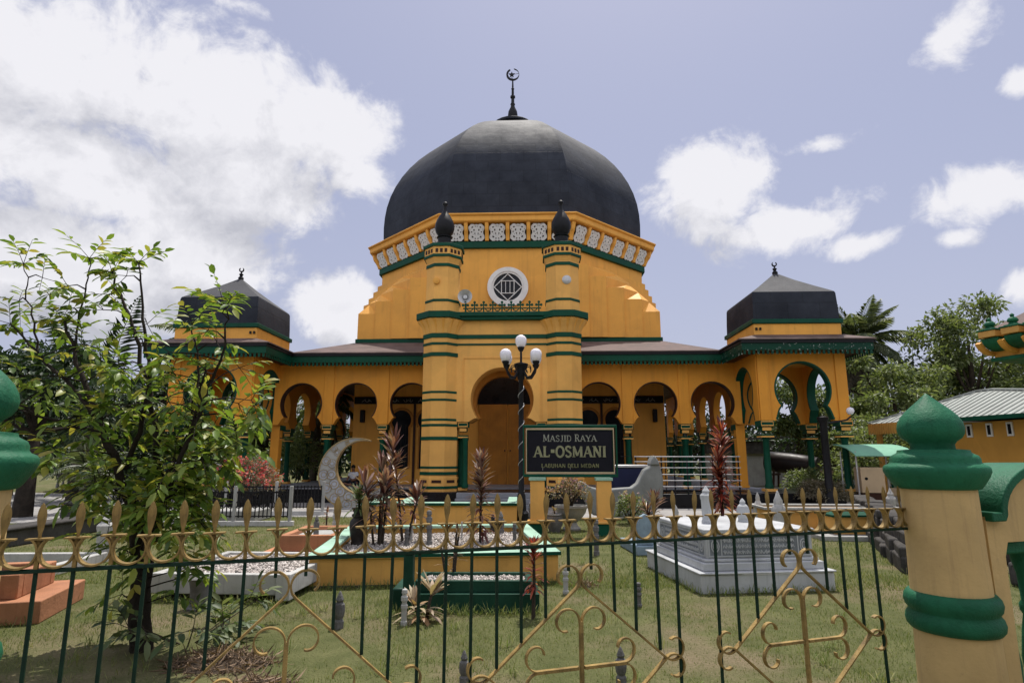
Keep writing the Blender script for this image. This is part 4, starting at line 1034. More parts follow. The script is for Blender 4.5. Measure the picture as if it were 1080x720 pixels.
# blue-grey grave
g = thing('grave', 'small blue-grey grave with a leaning slab headstone left of the marble tomb', 'grave', (2.92, 11.2, 0), R(6))
b = B(); b.box(0, .95, 0, 1.2, 0, .16); b.build('kerb', M['bluestone'], g, bevel=.015)
b = B(); b.prism([(.05, .161), (.34, .161), (.36, .5), (.28, .66), (.20, .70), (.10, .64), (.05, .5)], 'xz', .1, .2); b.build('slab', M['bluestone'], g, bevel=.015)
b = B(); b.prism([(.60, .161), (.84, .161), (.85, .40), (.78, .5), (.70, .52), (.62, .45)], 'xz', .95, 1.05); b.build('slab', M['marble'], g, bevel=.015)
# yellow graves at the right
g = thing('grave', 'long yellow grave with grey rim in front of the right pavilion', 'grave', (6.5, 14.75, 0), R(-3))
kerb_ring(3.0, 1.0, .12, 0, .50).build('kerb', M['grave_yellow'], g, bevel=.01)
b = B(); b.strap([(-.03, -.03), (3.03, -.03), (3.03, 1.03), (-.03, 1.03)], .502, .56, .22, plane='xy', closed=True); b.build('rim', M['concrete'], g, bevel=.01)
b = B(); b.box(.121, 2.879, .121, .879, 0, .42); b.build('bed', M['ground'], g)
g = thing('grave', 'short yellow grave with green rim and pale kerb at the right of the lawn', 'grave', (7.25, 13.3, 0), R(-2))
b = B(); b.box(.2, 1.95, .25, 1.05, .1, .45); b.build('kerb', M['grave_yellow'], g, bevel=.01)
b = B(); b.box(.15, 2.0, .2, 1.1, .452, .50); b.build('rim', M['green'], g, bevel=.01)
b = B(); b.box(-.2, 2.3, -.1, 1.3, 0, .098); b.build('footing', M['concrete'], g, bevel=.01)
# dark rubble wall on the right
g = thing('rubble_wall', 'dark mossy low stone rubble wall along the right edge of the lawn', 'wall', (6.75, 9.6, 0), 0)
b = B()
p0, p1 = Vector((.0, 0)), Vector((3.3, 8.2)); L = (p1-p0).length
for row, (z, h) in enumerate(((0, .22), (.2, .2), (.38, .18), (.54, .14))):
    d = 0.
    while d < L:
        w = rnd.uniform(.35, .9); c = p0+(p1-p0)*((d+w/2)/L)
        off = rnd.uniform(-.05, .05)+row*.06
        b.box(c.x+off-w/2*.98, c.x+off+w/2*.98, c.y-.22, c.y+.22, z-.02, z+h*rnd.uniform(.8, 1.15), rz=math.atan2(8.2, 3.3)+rnd.uniform(-.08, .08), c=(c.x+off, c.y)); d += w*.95
b.build('stones', M['stone_dark'], g, bevel=.035)
b = B()
for k in range(16):
    y = rnd.uniform(-1.2, 7.5); x = y*.40+rnd.uniform(.5, 2.2); s_ = rnd.uniform(.12, .35)
    b.box(x-s_, x+s_, y-s_*.7, y+s_*.7, 0, s_*rnd.uniform(.7, 1.6), rz=rnd.uniform(0, 3))
b.build('fallen_stones', M['stone_dark'], g, bevel=.05)
# grass-clipping mound
def mound(name, label, cx, cy, rx, ry, h, n):
    b = B(); k = 28; m_ = 9
    pr_ = [(1-i/m_, h*(.5-.5*math.cos(PI*i/m_))) for i in range(m_)]+[(.02, h)]
    b.lathe([(max(.01, r*(1+rnd.uniform(-.1, .1))), z-.02) for r, z in pr_], k, sx=rx, sy=ry)
    b.v = [(x*(1+rnd.uniform(-.06, .06)), y*(1+rnd.uniform(-.06, .06)), z+rnd.uniform(-.02, .02)) for x, y, z in b.v]
    t = thing(name, label, 'clippings', (cx, cy, 0)); b.build('heap', M['soil'], t, smooth=60)
    q = rng.uniform(0, 1, n)**.5; aa = rng.uniform(0, 2*PI, n); P = np.stack([rx*q*np.cos(aa), ry*q*np.sin(aa), h*(.5+.5*np.cos(PI*q))-.01], 1)
    D = rdir(n)*np.array([1, 1, .45])+np.array([0, 0, .15])
    V, F = leaves(P, D, rdir(n), rng.uniform(.06, .16, n), rng.uniform(.006, .014, n)); tag(tris('loose_straw', V, F, M['straw'], t), kind='stuff')
mound('clippings_heap', 'brown heap of soil and dry clippings right of the tree foot', -1.5, 5.4, .50, .32, .09, 750)
mound('clippings_heap', 'smaller brown heap of clippings at the bottom of the lawn by the scrollwork', -.95, 4.85, .34, .26, .07, 420)
mound('leaf_litter', 'pale litter heap by the right corner of the yellow plot', 1.78, 8.6, .22, .18, .06, 160)

# ================================================================== YARD FITTINGS
# crescent ornament
t = thing('crescent_ornament', 'big standing white crescent ornament with round tracery on the forecourt', 'ornament', (-4.80, 20.45, 0), R(6))
RR, d, r = 1.16, .33, .875
th = math.acos((RR*RR+d*d-r*r)/(2*RR*d)); rot = R(40)
o1 = [(RR*math.cos(rot+th+(2*PI-2*th)*i/60), RR*math.sin(rot+th+(2*PI-2*th)*i/60)) for i in range(61)]
cx, cz = d*math.cos(rot), d*math.sin(rot)
a1 = math.atan2(o1[-1][1]-cz, o1[-1][0]-cx); a0 = math.atan2(o1[0][1]-cz, o1[0][0]-cx)
while a0 > a1: a0 -= 2*PI
sp_ = (a1-a0)
if sp_ < PI: sp_ = sp_
i1 = [(cx+r*math.cos(a1+(2*PI-sp_)*(-1 if False else 1)*0-(sp_)*i/50), cz+r*math.sin(a1-(sp_)*i/50)) for i in range(1, 50)]
ZC = 1.16
b = B(); b.prism([(x, z+ZC) for x, z in o1+i1], 'xz', -.13, .13); cb = b.build('crescent_body', M['crescent'], t, bevel=.01)
b = B(); b.strap([(x, z+ZC) for x, z in o1], -.15, .15, .035); b.strap([(x, z+ZC) for x, z in i1], -.15, .15, .035); b.build('edge_trim', M['goldline'], t, smooth=30)
kk = 0
for i in range(12):
    an = rot+th+.25+(2*PI-2*th-.5)*i/11
    for f in (.30, .70):
        # thickness of the crescent along this ray
        ca, sa = math.cos(an), math.sin(an); pr_ = ca*cx+sa*cz; disc = r*r-(cx*cx+cz*cz-pr_*pr_)
        inner = pr_+math.sqrt(disc) if disc > 0 else 0
        w = RR-inner
        if w < .12: continue
        rr = inner+w*(.5+.22*(1 if f > .5 else -1)); q = min(.15, w*.27)
        X, Z = rr*ca, rr*sa+ZC
        b1, b2 = B(), B()
        b1.prism([(X+q*math.cos(R(k)), Z+q*math.sin(R(k))) for k in range(0, 360, 30)], 'xz', -.137, -.12)
        for e in (1.05, .55): b2.strap([(X+q*e*math.cos(R(k)), Z+q*e*math.sin(R(k))) for k in range(0, 360, 30)], -.148, -.12, .016, closed=True)
        b1.build('tracery_disc', M['crescent_disc'], cb); b2.build('tracery_ring', M['goldline'], cb)
b = B(); b.box(-.5, .35, -.25, .25, 0, .06); b.build('foot', M['concrete'], t, bevel=.01)
# boat-shaped grey sculpture
t = thing('boat_sculpture', 'pale grey boat-shaped stone sculpture with a raised prow behind the sign', 'sculpture', (2.4, 17.4, 0), 0)
hull = [(.35, .12), (.12, .55), (-.05, .98), (.08, 1.04), (.3, .88), (.62, .80), (1.1, .84), (1.45, .86), (1.62, .98), (1.74, 1.2), (1.83, 1.36), (1.93, 1.40), (2.0, 1.46), (2.03, 1.62), (2.10, 1.76), (2.22, 1.58), (2.27, 1.40), (2.33, 1.1), (2.30, .6), (2.05, .15), (1.6, .06), (.8, .06)]
b = B(); b.prism(hull, 'xz', 0, .5); b.build('hull', M['fishgrey'], t, bevel=.05, seg=3)
b = B(); b.prism([(1.98, 1.47), (2.02, 1.62), (2.10, 1.75), (2.20, 1.60), (2.25, 1.47)], 'xz', -.05, .55); b.build('prow_knob', M['fishgrey'], t, bevel=.04)
b = B(); b.tube([(.5, -.008, .52), (.9, -.01, .46), (1.3, -.01, .50), (1.6, -.008, .58)], .02); b.build('groove', M['stone_dark'], t)
t = thing('covered_cart', 'navy covered cart with pale top edge behind the grey boat sculpture', 'cart', (3.35, 19.0, 0), 0)
b = B(); b.box(0, 1.25, 0, .8, .42, 1.38); b.build('cover', M['navy'], t, bevel=.05)
b = B(); b.box(-.04, 1.29, -.04, .84, 1.382, 1.46); b.build('lid', M['metal'], t, bevel=.02)
for x in (.2, 1.05):
    b = B(); b.lathe([(.10, -.04), (.21, -.035), (.22, 0), (.21, .035), (.10, .04)], 20); o = b.build('wheel', M['rubber'], t, smooth=40); o.location = (x, .05, .22); o.rotation_euler = (R(90), 0, 0)
# ramp railing
t = thing('ramp_railing', 'ramp railing with black posts and white rails right of the sign', 'railing', (4.55, 21.0, 0), 0)
b = B(); b.box(0, 4.2, .1, 1.4, 0, .48); b.build('ramp', M['black'], t, bevel=.02)
for i in range(9):
    x = .05+i*.43
    b = B(); b.box(x-.022, x+.022, -.022+.15, .022+.15, .48, 1.74); b.build('post', M['iron'], t, bevel=.004)
for z in (.72, .92, 1.12, 1.34, 1.54, 1.71):
    b = B(); b.tube([(0, .12, z), (3.55, .12, z)], .016, 8); b.build('rail', M['metal'], t, smooth=40)
for x in (.05, 1.2):
    b = B(); b.tube([(x, .9, .48), (x, .9, 1.72), (x-.4, .9, 1.72)], .018, 6); b.build('grab_bar', M['iron'], t, smooth=40)
# drum on a stand
t = thing('drum', 'long black mosque drum lying on a wooden stand under the right pavilion', 'drum', (11.75, 25.9, .0), R(-38))
b = B(); b.lathe([(.36, -.95), (.40, -.9), (.42, -.4), (.43, 0), (.42, .4), (.40, .9), (.36, .95)], 28); o = b.build('barrel', M['leather'], t, smooth=40); o.location = (0, 0, 1.42); o.rotation_euler = (0, R(97), 0)
for s_ in (-1, 1):
    b = B(); b.lathe([(.3, -.02), (.385, -.015), (.40, .05), (.385, .06)], 28); o = b.build('drumhead', M['pot_dark'], t, smooth=40); o.location = (s_*.94, 0, 1.42-s_*.115); o.rotation_euler = (0, R(97+(0 if s_ > 0 else 180)), 0)
for x in (-.62, .62):
    for y in (-.3, .3):
        b = B(); b.tube([(x, y, 1.15), (x*1.15, y*1.3, 0)], .045, 8); b.build('leg', M['darkwood'], t)
    b = B(); b.box(x-.05, x+.05, -.42, .42, .95, 1.04); b.build('crosspiece', M['darkwood'], t)
# awning stall with a box
t = thing('stall', 'small stall under a curved green awning right of the pavilion', 'stall', (12.65, 21.2, 0), 0)
b = B(); b.strap([(-.65, 1.72), (-.55, 1.80), (-.1, 1.98), (.4, 2.08), (.8, 2.12)], -1.0, 1.0, .03, plane='yz'); b.build('awning', M['awning'], t, smooth=40)
for x in (-.9, .62):
    for y in (-.45, .55):
        b = B(); b.tube([(x, y, 0), (x, y, 1.88)], .025, 8); b.build('pole', M['metal'], t)
t = thing('box', 'plain cream display box with one round hole under the green awning', 'box', (12.25, 21.0, 0), R(-8))
b = B(); b.box(-.36, .36, -.3, .3, .55, 1.36); b.build('body', M['carton'], t, bevel=.012)
b = B(); b.prism([(-.2+.05*math.cos(R(k)), 1.0+.05*math.sin(R(k))) for k in range(0, 360, 24)], 'xz', -.304, -.29); b.build('hole', M['black'], t)
b = B(); b.box(-.34, .34, -.28, .28, 0, .548); b.build('stand', M['darkwood'], t, bevel=.02)

# yellow house at the right: its long side faces the mosque, so we see it obliquely
t = thing('house', 'ochre house with grey-green sheet roof and small white windows behind the gate pillar', 'house', (15.92, 17.51, 0), R(102.5))
# local x runs along the eave away from us (to the left in the photo), local +y points to the mosque; wall at y = 0
def hb(n, m, bev, *q): b = B(); [b.box(*k) for k in q]; return b.build(n, m, t, bevel=bev)
hb('wall', M['housewall'], .02, (-4.34, 4.3, -4, 0, 0, 2.8))
for x in (.9, 1.58, 2.24, 2.93):
    w = hb('window', M['white'], .006, (x-.10, x+.10, .002, .05, 2.32, 2.74))
    hb('pane', M['glass'], None or 0, (x-.05, x+.05, .052, .056, 2.38, 2.68)).parent = w
b = B(); E0 = [(-5.0, -4.2), (6.4, -4.2), (6.4, .75), (-5.0, .75)]; I0 = [(3.2, -1.65), (3.8, -1.65), (3.8, -1.4), (3.2, -1.4)]
E0 = [(x, y) for x, y in E0]; b.frust(E0, I0, 2.92, 3.9); b.build('roof', M['zinc'], t)
b = B()
for i in range(46):
    x = -5+11.4*(i+.5)/46; f = 1. if 3.2 <= x <= 3.8 else ((x+5)/8.2 if x < 3.2 else (6.4-x)/2.6)
    b.tube([(x, .75, 2.935), (x, .75-2.15*f, 2.935+.98*f)], .018, 4)
for i in range(20):
    y = .75-4.95*(i+.5)/20; f = 1. if -1.65 <= y <= -1.4 else ((.75-y)/2.15 if y > -1.4 else (y+4.2)/2.55)
    b.tube([(6.4, y, 2.935), (6.4-2.6*f, y, 2.935+.98*f)], .018, 4)
b.tube([(-5, .75, 2.94), (3.2, -1.4, 3.93), (3.8, -1.4, 3.93), (6.4, .75, 2.94)], .045, 6)
b.build('roof_rib', M['zinc'], t)
hb('fascia', M['green'], 0, (-5.02, 4.2, .752, .78, 2.80, 2.93))
b = B()
for i in range(20): b.box(4.25+i*.11, 4.31+i*.11, .752, .78, 2.52, 2.91)
b.box(4.21, 6.4, .735, .751, 2.6, 2.91); b.box(6.36, 6.38, -4, .73, 2.6, 2.91); b.build('valance', M['grave_yellow'], t)
hb('porch_post', M['grave_yellow'], .01, (6.1, 6.25, .45, .6, 0, 2.9))
b = B(); b.tube([(.2, .02, 2.55), (.2, .5, 2.62)], .015); b.lathe([(.05, -.06), (.085, 0), (.05, .06)], 12, .2, .55, 2.62); b.build('wall_lamp', M['globe'], t)
# grey boundary wall far behind the pavilion
t = thing('boundary_wall', 'long grey board wall with pale top edge behind the right pavilion', 'wall', (6.5, 37.5, 0), 0)
b = B(); b.box(5, 26, 0, .2, 0, 1.9); b.build('boards', M['concrete'], t, bevel=.01)
b = B(); b.prism([(5, 2.6), (14, 3.0), (14, 3.1), (5, 2.7)], 'xz', -.5, .6); b.box(5, 14, -.2, .25, 1.9, 2.62); b.build('lean_to', M['stone_dark'], t)
t = thing('kerb_fence', 'low cream and green boundary fence beyond the right pavilion', 'fence', (12.5, 28.2, 0), 0)
b = B(); b.box(0, 13, 0, .25, 0, .35); b.box(0, 13, 0, .25, .95, 1.1); b.build('rails', M['carton'], t, bevel=.01)
b = B()
for i in range(52): b.lathe([(.045, .351), (.06, .5), (.035, .65), (.06, .8), (.045, .949)], 8, .12+i*.25, .125)
b.build('balusters', M['green'], t, smooth=40)

# left side: low stone wall, balustrade, grave fence
t = thing('garden_wall', 'low dark stone garden wall running back on the left side', 'wall', (-8.3, 10.6, 0), 0)
b = B(); b.prism([(-1.2, -.6), (-.6, .0), (-.75, 9.0), (-1.15, 9.0), (-1.0, .2), (-1.5, -.4)], 'xy', 0, .30); b.build('wall_body', M['stone_mid'], t, bevel=.02)
b = B(); b.prism([(-1.25, -.7), (-.52, .0), (-.67, 9.05), (-1.23, 9.05), (-1.08, .25), (-1.6, -.4)], 'xy', .301, .37); b.build('coping', M['stone_dark'], t, bevel=.03)
t = thing('grave_kerb', 'white rectangular grave kerb on the left grass behind the terracotta planter', 'grave kerb', (-8.2, 8.6, 0), R(4))
kerb_ring(2.4, 1.5, .12, 0, .16).build('kerb', M['whitewash'], t, bevel=.015)
t = thing('balustrade', 'dark green balustrade with pale cap along the far left path', 'balustrade', (-22.5, 29.8, 0), R(0))
b = B(); b.box(0, 9.0, 0, .3, 0, .12); b.box(0, 9.0, 0, .3, .78, .92); b.build('rails', M['stone_dark'], t, bevel=.01)
for i in range(34):
    b = B(); b.lathe([(.05, .121), (.08, .28), (.04, .52), (.07, .7), (.05, .779)], 8, .15+i*.265, .15); b.build('baluster', M['awning'] if False else M['concrete'], t, smooth=40)
t = thing('grave_fence', 'low dark iron fence with white posts round a grave left of the forecourt', 'fence', (-9.6, 15.3, 0), R(3))
b = B(); b.box(0, 4.7, 0, .15, 0, .12); b.box(0, 4.7, 2.9, 3.05, 0, .12); b.build('kerb', M['whitewash'], t, bevel=.01)
for x in (.1, 1.7, 3.2, 4.6):
    for y in (.08, 2.95):
        b = B(); b.box(x-.04, x+.04, y-.04, y+.04, .121, .98); b.build('post', M['concrete'], t, bevel=.01)
for y in (.08, 2.95):
    b = B()
    for i in range(44): x = .15+i*.102; b.box(x-.012, x+.012, y-.012, y+.012, .2, .86)
    b.box(.1, 4.6, y-.016, y+.016, .22, .25); b.box(.1, 4.6, y-.016, y+.016, .80, .84)
    for i in range(22): b.strap(arc(.25+i*.204, .52, .085, 0, 360, 14)[:-1], y-.022, y-.013, .02, closed=True)
    b.build('ironwork', M['iron'], t)
b = B(); b.box(.9, 3.4, .9, 2.1, 0, .30); b.build('tombstone', M['concrete'], t, bevel=.03)

# cars half hidden on the left
def car(name, label, loc, rz, mat):
    t = thing(name, label, 'car', loc, rz, 'cars on the left')
    side = [(-2.1, .35), (-2.15, .72), (-2.05, .90), (-1.55, .98), (-1.1, 1.38), (-.75, 1.48), (.55, 1.46), (.95, 1.30), (1.35, .98), (2.0, .84), (2.15, .66), (2.12, .35), (1.75, .32)] 
    wheel_cut = []
    b = B(); b.prism(side, 'xz', -.82, .82); b.build('body', mat, t, bevel=.08, seg=3)
    b = B(); b.prism([(-1.42, 1.0), (-1.06, 1.34), (-.76, 1.42), (.53, 1.40), (.88, 1.27), (1.2, 1.0)], 'xz', -.826, .826); b.build('side_window', M['glass'], t, bevel=.02)
    b = B(); b.prism([(.93, 1.325), (1.36, .985), (1.40, 1.0), (.98, 1.335)], 'xz', -.68, .68); b.build('windscreen', M['glass'], t)
    for x in (-1.32, 1.32):
        for y in (-.80, .80):
            b = B(); b.lathe([(.16, -.1), (.30, -.1), (.33, -.06), (.33, .06), (.30, .1), (.16, .1)], 20); w = b.build('wheel', M['rubber'], t, smooth=40); w.location = (x, y, .33); w.rotation_euler = (R(90), 0, 0)
            b = B(); b.lathe([(.02, -.105), (.19, -.104), (.19, .104), (.02, .105)], 14); b.build('rim', M['metal'], w, smooth=40)
    for y in (-.6, .6):
        b = B(); b.box(2.06, 2.16, y-.16, y+.16, .66, .78); b.build('headlight', M['globe'], t, bevel=.02)
    return t
car('parked_car', 'silver parked car half hidden behind the tree left of the pink bush', (-13.6, 26.5, 0), R(10), M['carpaint'])
car('parked_car', 'dark parked car far away beyond the left balustrade', (-24.5, 40, 0), R(8), M['cardark'])

# person sitting in the veranda (back and side towards us)
t = thing('person', 'person in a white shirt and dark trousers sitting on the veranda floor by the crescent', 'person', (-6.33, 25.6, FL+.03), R(160))
def skinned(name, joints, edges, mat, parent, sub=2):
    me = bpy.data.meshes.new(name); me.from_pydata([j[0] for j in joints], edges, []); me.materials.append(mat)
    o = bpy.data.objects.new(name, me); C.objects.link(o); o.parent = parent
    m1 = o.modifiers.new('skin', 'SKIN'); m1.use_smooth_shade = True
    for i, j in enumerate(joints):
        sv = me.skin_vertices[0].data[i]; r = j[1]; sv.radius = r if hasattr(r, '__len__') else (r, r); sv.use_root = (i == 0)
    s_ = o.modifiers.new('sub', 'SUBSURF'); s_.levels = 1; s_.render_levels = sub
    return o
J = [((0, 0, .11), (.16, .12)), ((0, .01, .30), (.135, .10)), ((0, .03, .47), (.165, .10)), ((0, .05, .56), .06), ((0, .07, .62), .052), ((0, .085, .70), .082), ((0, .10, .775), .078), ((0, .10, .83), .045),
     ((-.17, .03, .50), .06), ((-.24, .10, .30), .044), ((-.15, .27, .22), .035), ((-.11, .33, .21), .03), ((.17, .03, .50), .06), ((.24, .10, .30), .044), ((.15, .27, .22), .035), ((.11, .33, .21), .03),
     ((-.12, .06, .10), .09), ((-.36, .30, .12), .07), ((-.06, .40, .06), .05), ((.06, .42, .05), .035), ((.12, .06, .10), .09), ((.36, .30, .12), .07), ((.06, .36, .06), .05), ((-.08, .38, .045), .035)]
ED = [(0, 1), (1, 2), (2, 3), (3, 4), (4, 5), (5, 6), (6, 7), (2, 8), (8, 9), (9, 10), (10, 11), (2, 12), (12, 13), (13, 14), (14, 15), (0, 16), (16, 17), (17, 18), (18, 19), (0, 20), (20, 21), (21, 22), (22, 23)]
skinned('body', J, ED, M['skin'], t)
q = lambda i, k: (J[i][0], tuple(x*k for x in (J[i][1] if hasattr(J[i][1], '__len__') else (J[i][1],)*2)))
skinned('shirt', [q(0, 1.08), q(1, 1.1), q(2, 1.1), ((0, .05, .545), .075), q(8, 1.2), ((-.22, .08, .37), .06), q(12, 1.2), ((.22, .08, .37), .06)], [(0, 1), (1, 2), (2, 3), (2, 4), (4, 5), (2, 6), (6, 7)], M['shirt'], t)
skinned('trousers', [((0, .01, .10), (.18, .14)), q(16, 1.15), q(17, 1.15), ((-.11, .385, .068), .06), q(20, 1.15), q(21, 1.15), ((.12, .335, .068), .06)], [(0, 1), (1, 2), (2, 3), (0, 4), (4, 5), (5, 6)], M['trousers'], t)
b = B(); b.lathe([(.05, -.03), (.088, .01), (.092, .05), (.075, .10), (.03, .125), (.002, .13)], 16, 0, .082, .725); b.build('hair', M['hair'], t, smooth=60)
# ================================================================== VEGETATION
def cordyline(name, label, loc, h, spread, n, mat, stems=1, leafl=.45, leafw=.05, group=None, pot=None, start=.35, trunkmat='bark'):
    t = thing(name, label, 'plant', loc, rnd.uniform(0, 6), 'strap-leaved plants in the graveyard' if name == 'cordyline' else None)
    b = B(); parts = []
    for s_ in range(stems):
        a = 2*PI*s_/max(1, stems)+rnd.uniform(-.5, .5); lean = spread*(.0 if stems == 1 else .55); hh = h*(1 if s_ == 0 else rnd.uniform(.62, .9))
        tip = np.array([math.cos(a)*lean, math.sin(a)*lean, hh-leafl*.6])
        b.tube([(math.cos(a)*.02*stems, math.sin(a)*.02*stems, 0), tuple(tip*np.array([.55, .55, .5])), tuple(tip)], [.024, .018, .012], 6)
        k = n//stems; u = rng.uniform(0, 1, k)**.8
        P = tip[None]*(start+(1-start)*u)[:, None]; az = rng.uniform(0, 2*PI, k)
        el = R(8)+R(72)*np.clip(u-.15, 0, 1)+rng.normal(0, .16, k)
        D = np.stack([np.cos(az)*np.cos(el), np.sin(az)*np.cos(el), np.sin(el)], 1)
        parts.append(strips(P, D, leafl*rng.uniform(.65, 1.1, k)*(1-.25*u), leafw*rng.uniform(.7, 1.2, k), .75*(1-u*.75)+.12, 5))
    b.build('stem', M[trunkmat], t, smooth=40)
    V, F = join(parts); tris('leaves', V, F, M[mat], t)
    return t
cordyline('cordyline', 'tall burgundy cordyline with several stems in the yellow plot left of the left minaret', (-1.45, 10.4, .26), 2.05, .52, 240, 'cordyline', 4, .48, .06)
cordyline('cordyline', 'slender burgundy cordyline in the yellow plot right of the tall clump', (-1.08, 10.75, .26), 1.62, .40, 110, 'cordyline', 2, .46, .055, start=.45)
cordyline('cordyline', 'single burgundy cordyline before the portal in the yellow plot', (.22, 10.7, .26), 1.62, .3, 210, 'cordyline', 1, .40, .05, start=.12)
cordyline('cordyline', 'tall bright red-topped cordyline in front of the ramp railing', (6.15, 17.0, 0), 2.75, .3, 330, 'cordyred', 2, .62, .075, start=.15)
cordyline('cordyline', 'low orange-pink cordyline in front of the boat sculpture', (4.02, 15.4, 0), .98, .3, 130, 'cordyline', 2, .50, .05, start=.12)
cordyline('cordyline', 'red cordyline growing in the terracotta planter', (-4.85, 6.2, .38), 1.12, .2, 120, 'cordyred', 2, .40, .05, start=.42)
cordyline('cordyline', 'small red-tipped cordyline at the right end of the green grave', (1.12, 6.95, 0), .86, .2, 110, 'cordyred', 1, .20, .028, start=.35)
cordyline('cordyline', 'thin dry twiggy cordyline behind the left end of the green grave', (.08, 7.95, .0), .98, .25, 60, 'straw', 3, .20, .018, start=.3)
cordyline('croton', 'cream and bronze strap-leaved plant in front of the green grave', (-.05, 6.78, 0), .52, .2, 44, 'croton', 2, .34, .06, start=.1)
cordyline('cordyline', 'sparse red seedling on the forecourt edge beyond the terracotta grave', (-3.0, 12.4, 0), .75, .2, 26, 'cordyline', 1, .18, .03, start=.6)

def bush(name, label, loc, rx, rz, n, size, mat, flowers=None, nf=0, stemz=0., cat='bush', flat=.6):
    t = thing(name, label, cat, loc)
    b = B()
    for k in range(7):
        a = k*.9+rnd.uniform(-.2, .2); b.tube([(0, 0, 0), (math.cos(a)*rx*.3, math.sin(a)*rx*.3, stemz+rz*.5), (math.cos(a)*rx*.75, math.sin(a)*rx*.75, stemz+rz*rnd.uniform(.9, 1.6))], [.03, .02, .006], 5)
    b.build('stems', M['bark'], t)
    def pts(k, pw): d = rdir(k); d[:, 2] = np.abs(d[:, 2])*1.7-.7; q = rng.uniform(0, 1, k)**pw; w = 1+.18*np.sin(d[:, 0]*6+loc[0])+.15*np.sin(d[:, 1]*7+d[:, 2]*5); return d*q[:, None]*w[:, None]*np.array([rx, rx, rz])+np.array([0, 0, stemz+rz]), d
    P, d = pts(n, .38); V, F = leaves(P, d+rdir(n)*.9, rdir(n)*.6+np.array([0, 0, 1.]), size*rng.uniform(.6, 1.3, n), size*.5*rng.uniform(.7, 1.2, n)); tris('foliage', V, F, M[mat], t)
    if nf:
        P, d = pts(nf, .12); P = P[(P[:, 2] > stemz+rz*.7)]; k = len(P)
        cc = P[rng.integers(0, max(1, k//9), k)]; P = cc+rng.normal(0, .07, (k, 3))
        V, F = leaves(P, rdir(k), rdir(k), size*.9, size*.8); tris('flowers', V, F, M[flowers], t)
    return t
bush('bush', 'dark dense bush beside the left path under the dark palm', (-15.6, 24.8, 0), 1.7, 1.0, 2600, .22, 'leaf_dark', None, 0, .1)
bush('bush', 'mid green bush beyond the balustrade at the far left', (-21.5, 32.5, 0), 2.6, 1.3, 3000, .26, 'leaf_mid', None, 0, .3)
bush('bush', 'spreading green bush between the left path and the left pavilion', (-14.2, 30.5, 0), 1.8, 1.2, 2600, .22, 'leaf_mid', None, 0, .2)
bush('bush', 'dark big-leaved bush at the left photo edge behind the garden wall', (-19.2, 21.5, 0), 1.8, 1.5, 1800, .38, 'leaf_dark', None, 0, .5)
bush('bougainvillea', 'pink flowering bush in front of the left pavilion', (-8.35, 20.3, 0), 1.0, .68, 3400, .10, 'leaf_olive', 'pinkflower', 1100, .35)
bush('dry_bush', 'round dry grey-brown clipped bush at the foot of the right pavilion', (10.45, 20.6, 0), .80, .36, 3600, .085, 'leaf_olive', None, 0, .25)
bush('bush', 'small pink flowering bush at the far left end of the pavilion', (-11.6, 21.6, 0), .55, .5, 900, .09, 'leaf_olive', 'pinkflower', 200, .3)
bush('bush', 'low pale variegated bush at the prow of the boat sculpture', (3.6, 16.3, 0), .42, .34, 700, .09, 'leaf_light', 'mixedflower', 120, .08)
bush('bush', 'leafy green hedge bush between the stall and the pavilion', (11.6, 24.2, 0), .9, .55, 1600, .12, 'leaf_light', None, 0, .2)
bush('bush', 'rounded light green bush behind the left pavilion column', (-10.4, 29.5, 0), 1.7, 1.25, 2600, .17, 'leaf_light', None, 0, .5)
bush('bush', 'pale yellow-green bush under the wall of the ochre house', (14.3, 24.5, 0), 1.6, 1.2, 2200, .17, 'leaf_light', None, 0, .4)
# potted plants
t = thing('flower_bowl', 'wide grey stone pedestal bowl with dried flowers between the sign posts', 'planter', (2.02, 15.0, 0))
b = B(); b.lathe([(.20, 0), (.22, .04), (.15, .10), (.12, .17), (.16, .21), (.24, .27), (.34, .40), (.37, .50), (.40, .52), (.40, .57), (.35, .575), (.33, .53), (.05, .50)], 28); b.build('bowl', M['concrete'], t, smooth=40)
bush('flowers', 'mixed small dried flowers growing in the stone bowl', (2.0, 15.0, .50), .44, .30, 900, .065, 'leaf_olive', 'mixedflower', 500, .10, cat='flowers')
t = thing('flower_pot', 'small round stone pot beside the left sign post', 'flower pot', (1.60, 14.6, 0)); 
b = B(); b.lathe([(.12, 0), (.13, .05), (.19, .16), (.20, .28), (.17, .36), (.19, .39), (.17, .41), (.14, .38), (.02, .37)], 20); b.build('pot', M['stone_head'], t, smooth=40)
cordyline('yellow_plant', 'low yellowish plant in the small stone pot', (1.60, 14.6, .37), .22, .1, 26, 'croton', 1, .16, .05, start=.0)
t = thing('flower_pot', 'dark glazed ornamental jar at the left side of the yellow plot', 'flower pot', (-1.80, 10.4, .26))
b = B(); b.lathe([(.10, 0), (.115, .03), (.10, .08), (.13, .2), (.145, .32), (.13, .40), (.09, .45), (.11, .47), (.11, .50), (.08, .52), (.10, .56), (.12, .60), (.10, .605), (.02, .58)], 24); b.build('jar', M['pot_dark'], t, smooth=40)
cordyline('agave', 'green spiky plant growing from the dark jar', (-1.80, 10.4, .84), .42, .2, 70, 'leaf_mid', 1, .42, .05, start=.0)
t = thing('flower_pot', 'tapered pale pot under the left tree by the dirty white grave', 'flower pot', (-2.72, 7.25, 0)); 
b = B(); b.lathe([(.14, 0), (.14, .02), (.09, .05), (.10, .22), (.12, .32), (.13, .33), (.11, .34), (.02, .30)], 20); b.build('pot', M['stone_head'], t, smooth=40)
t = thing('box_planter', 'square grey stone planter on the left path', 'planter', (-11.4, 16.9, 0))
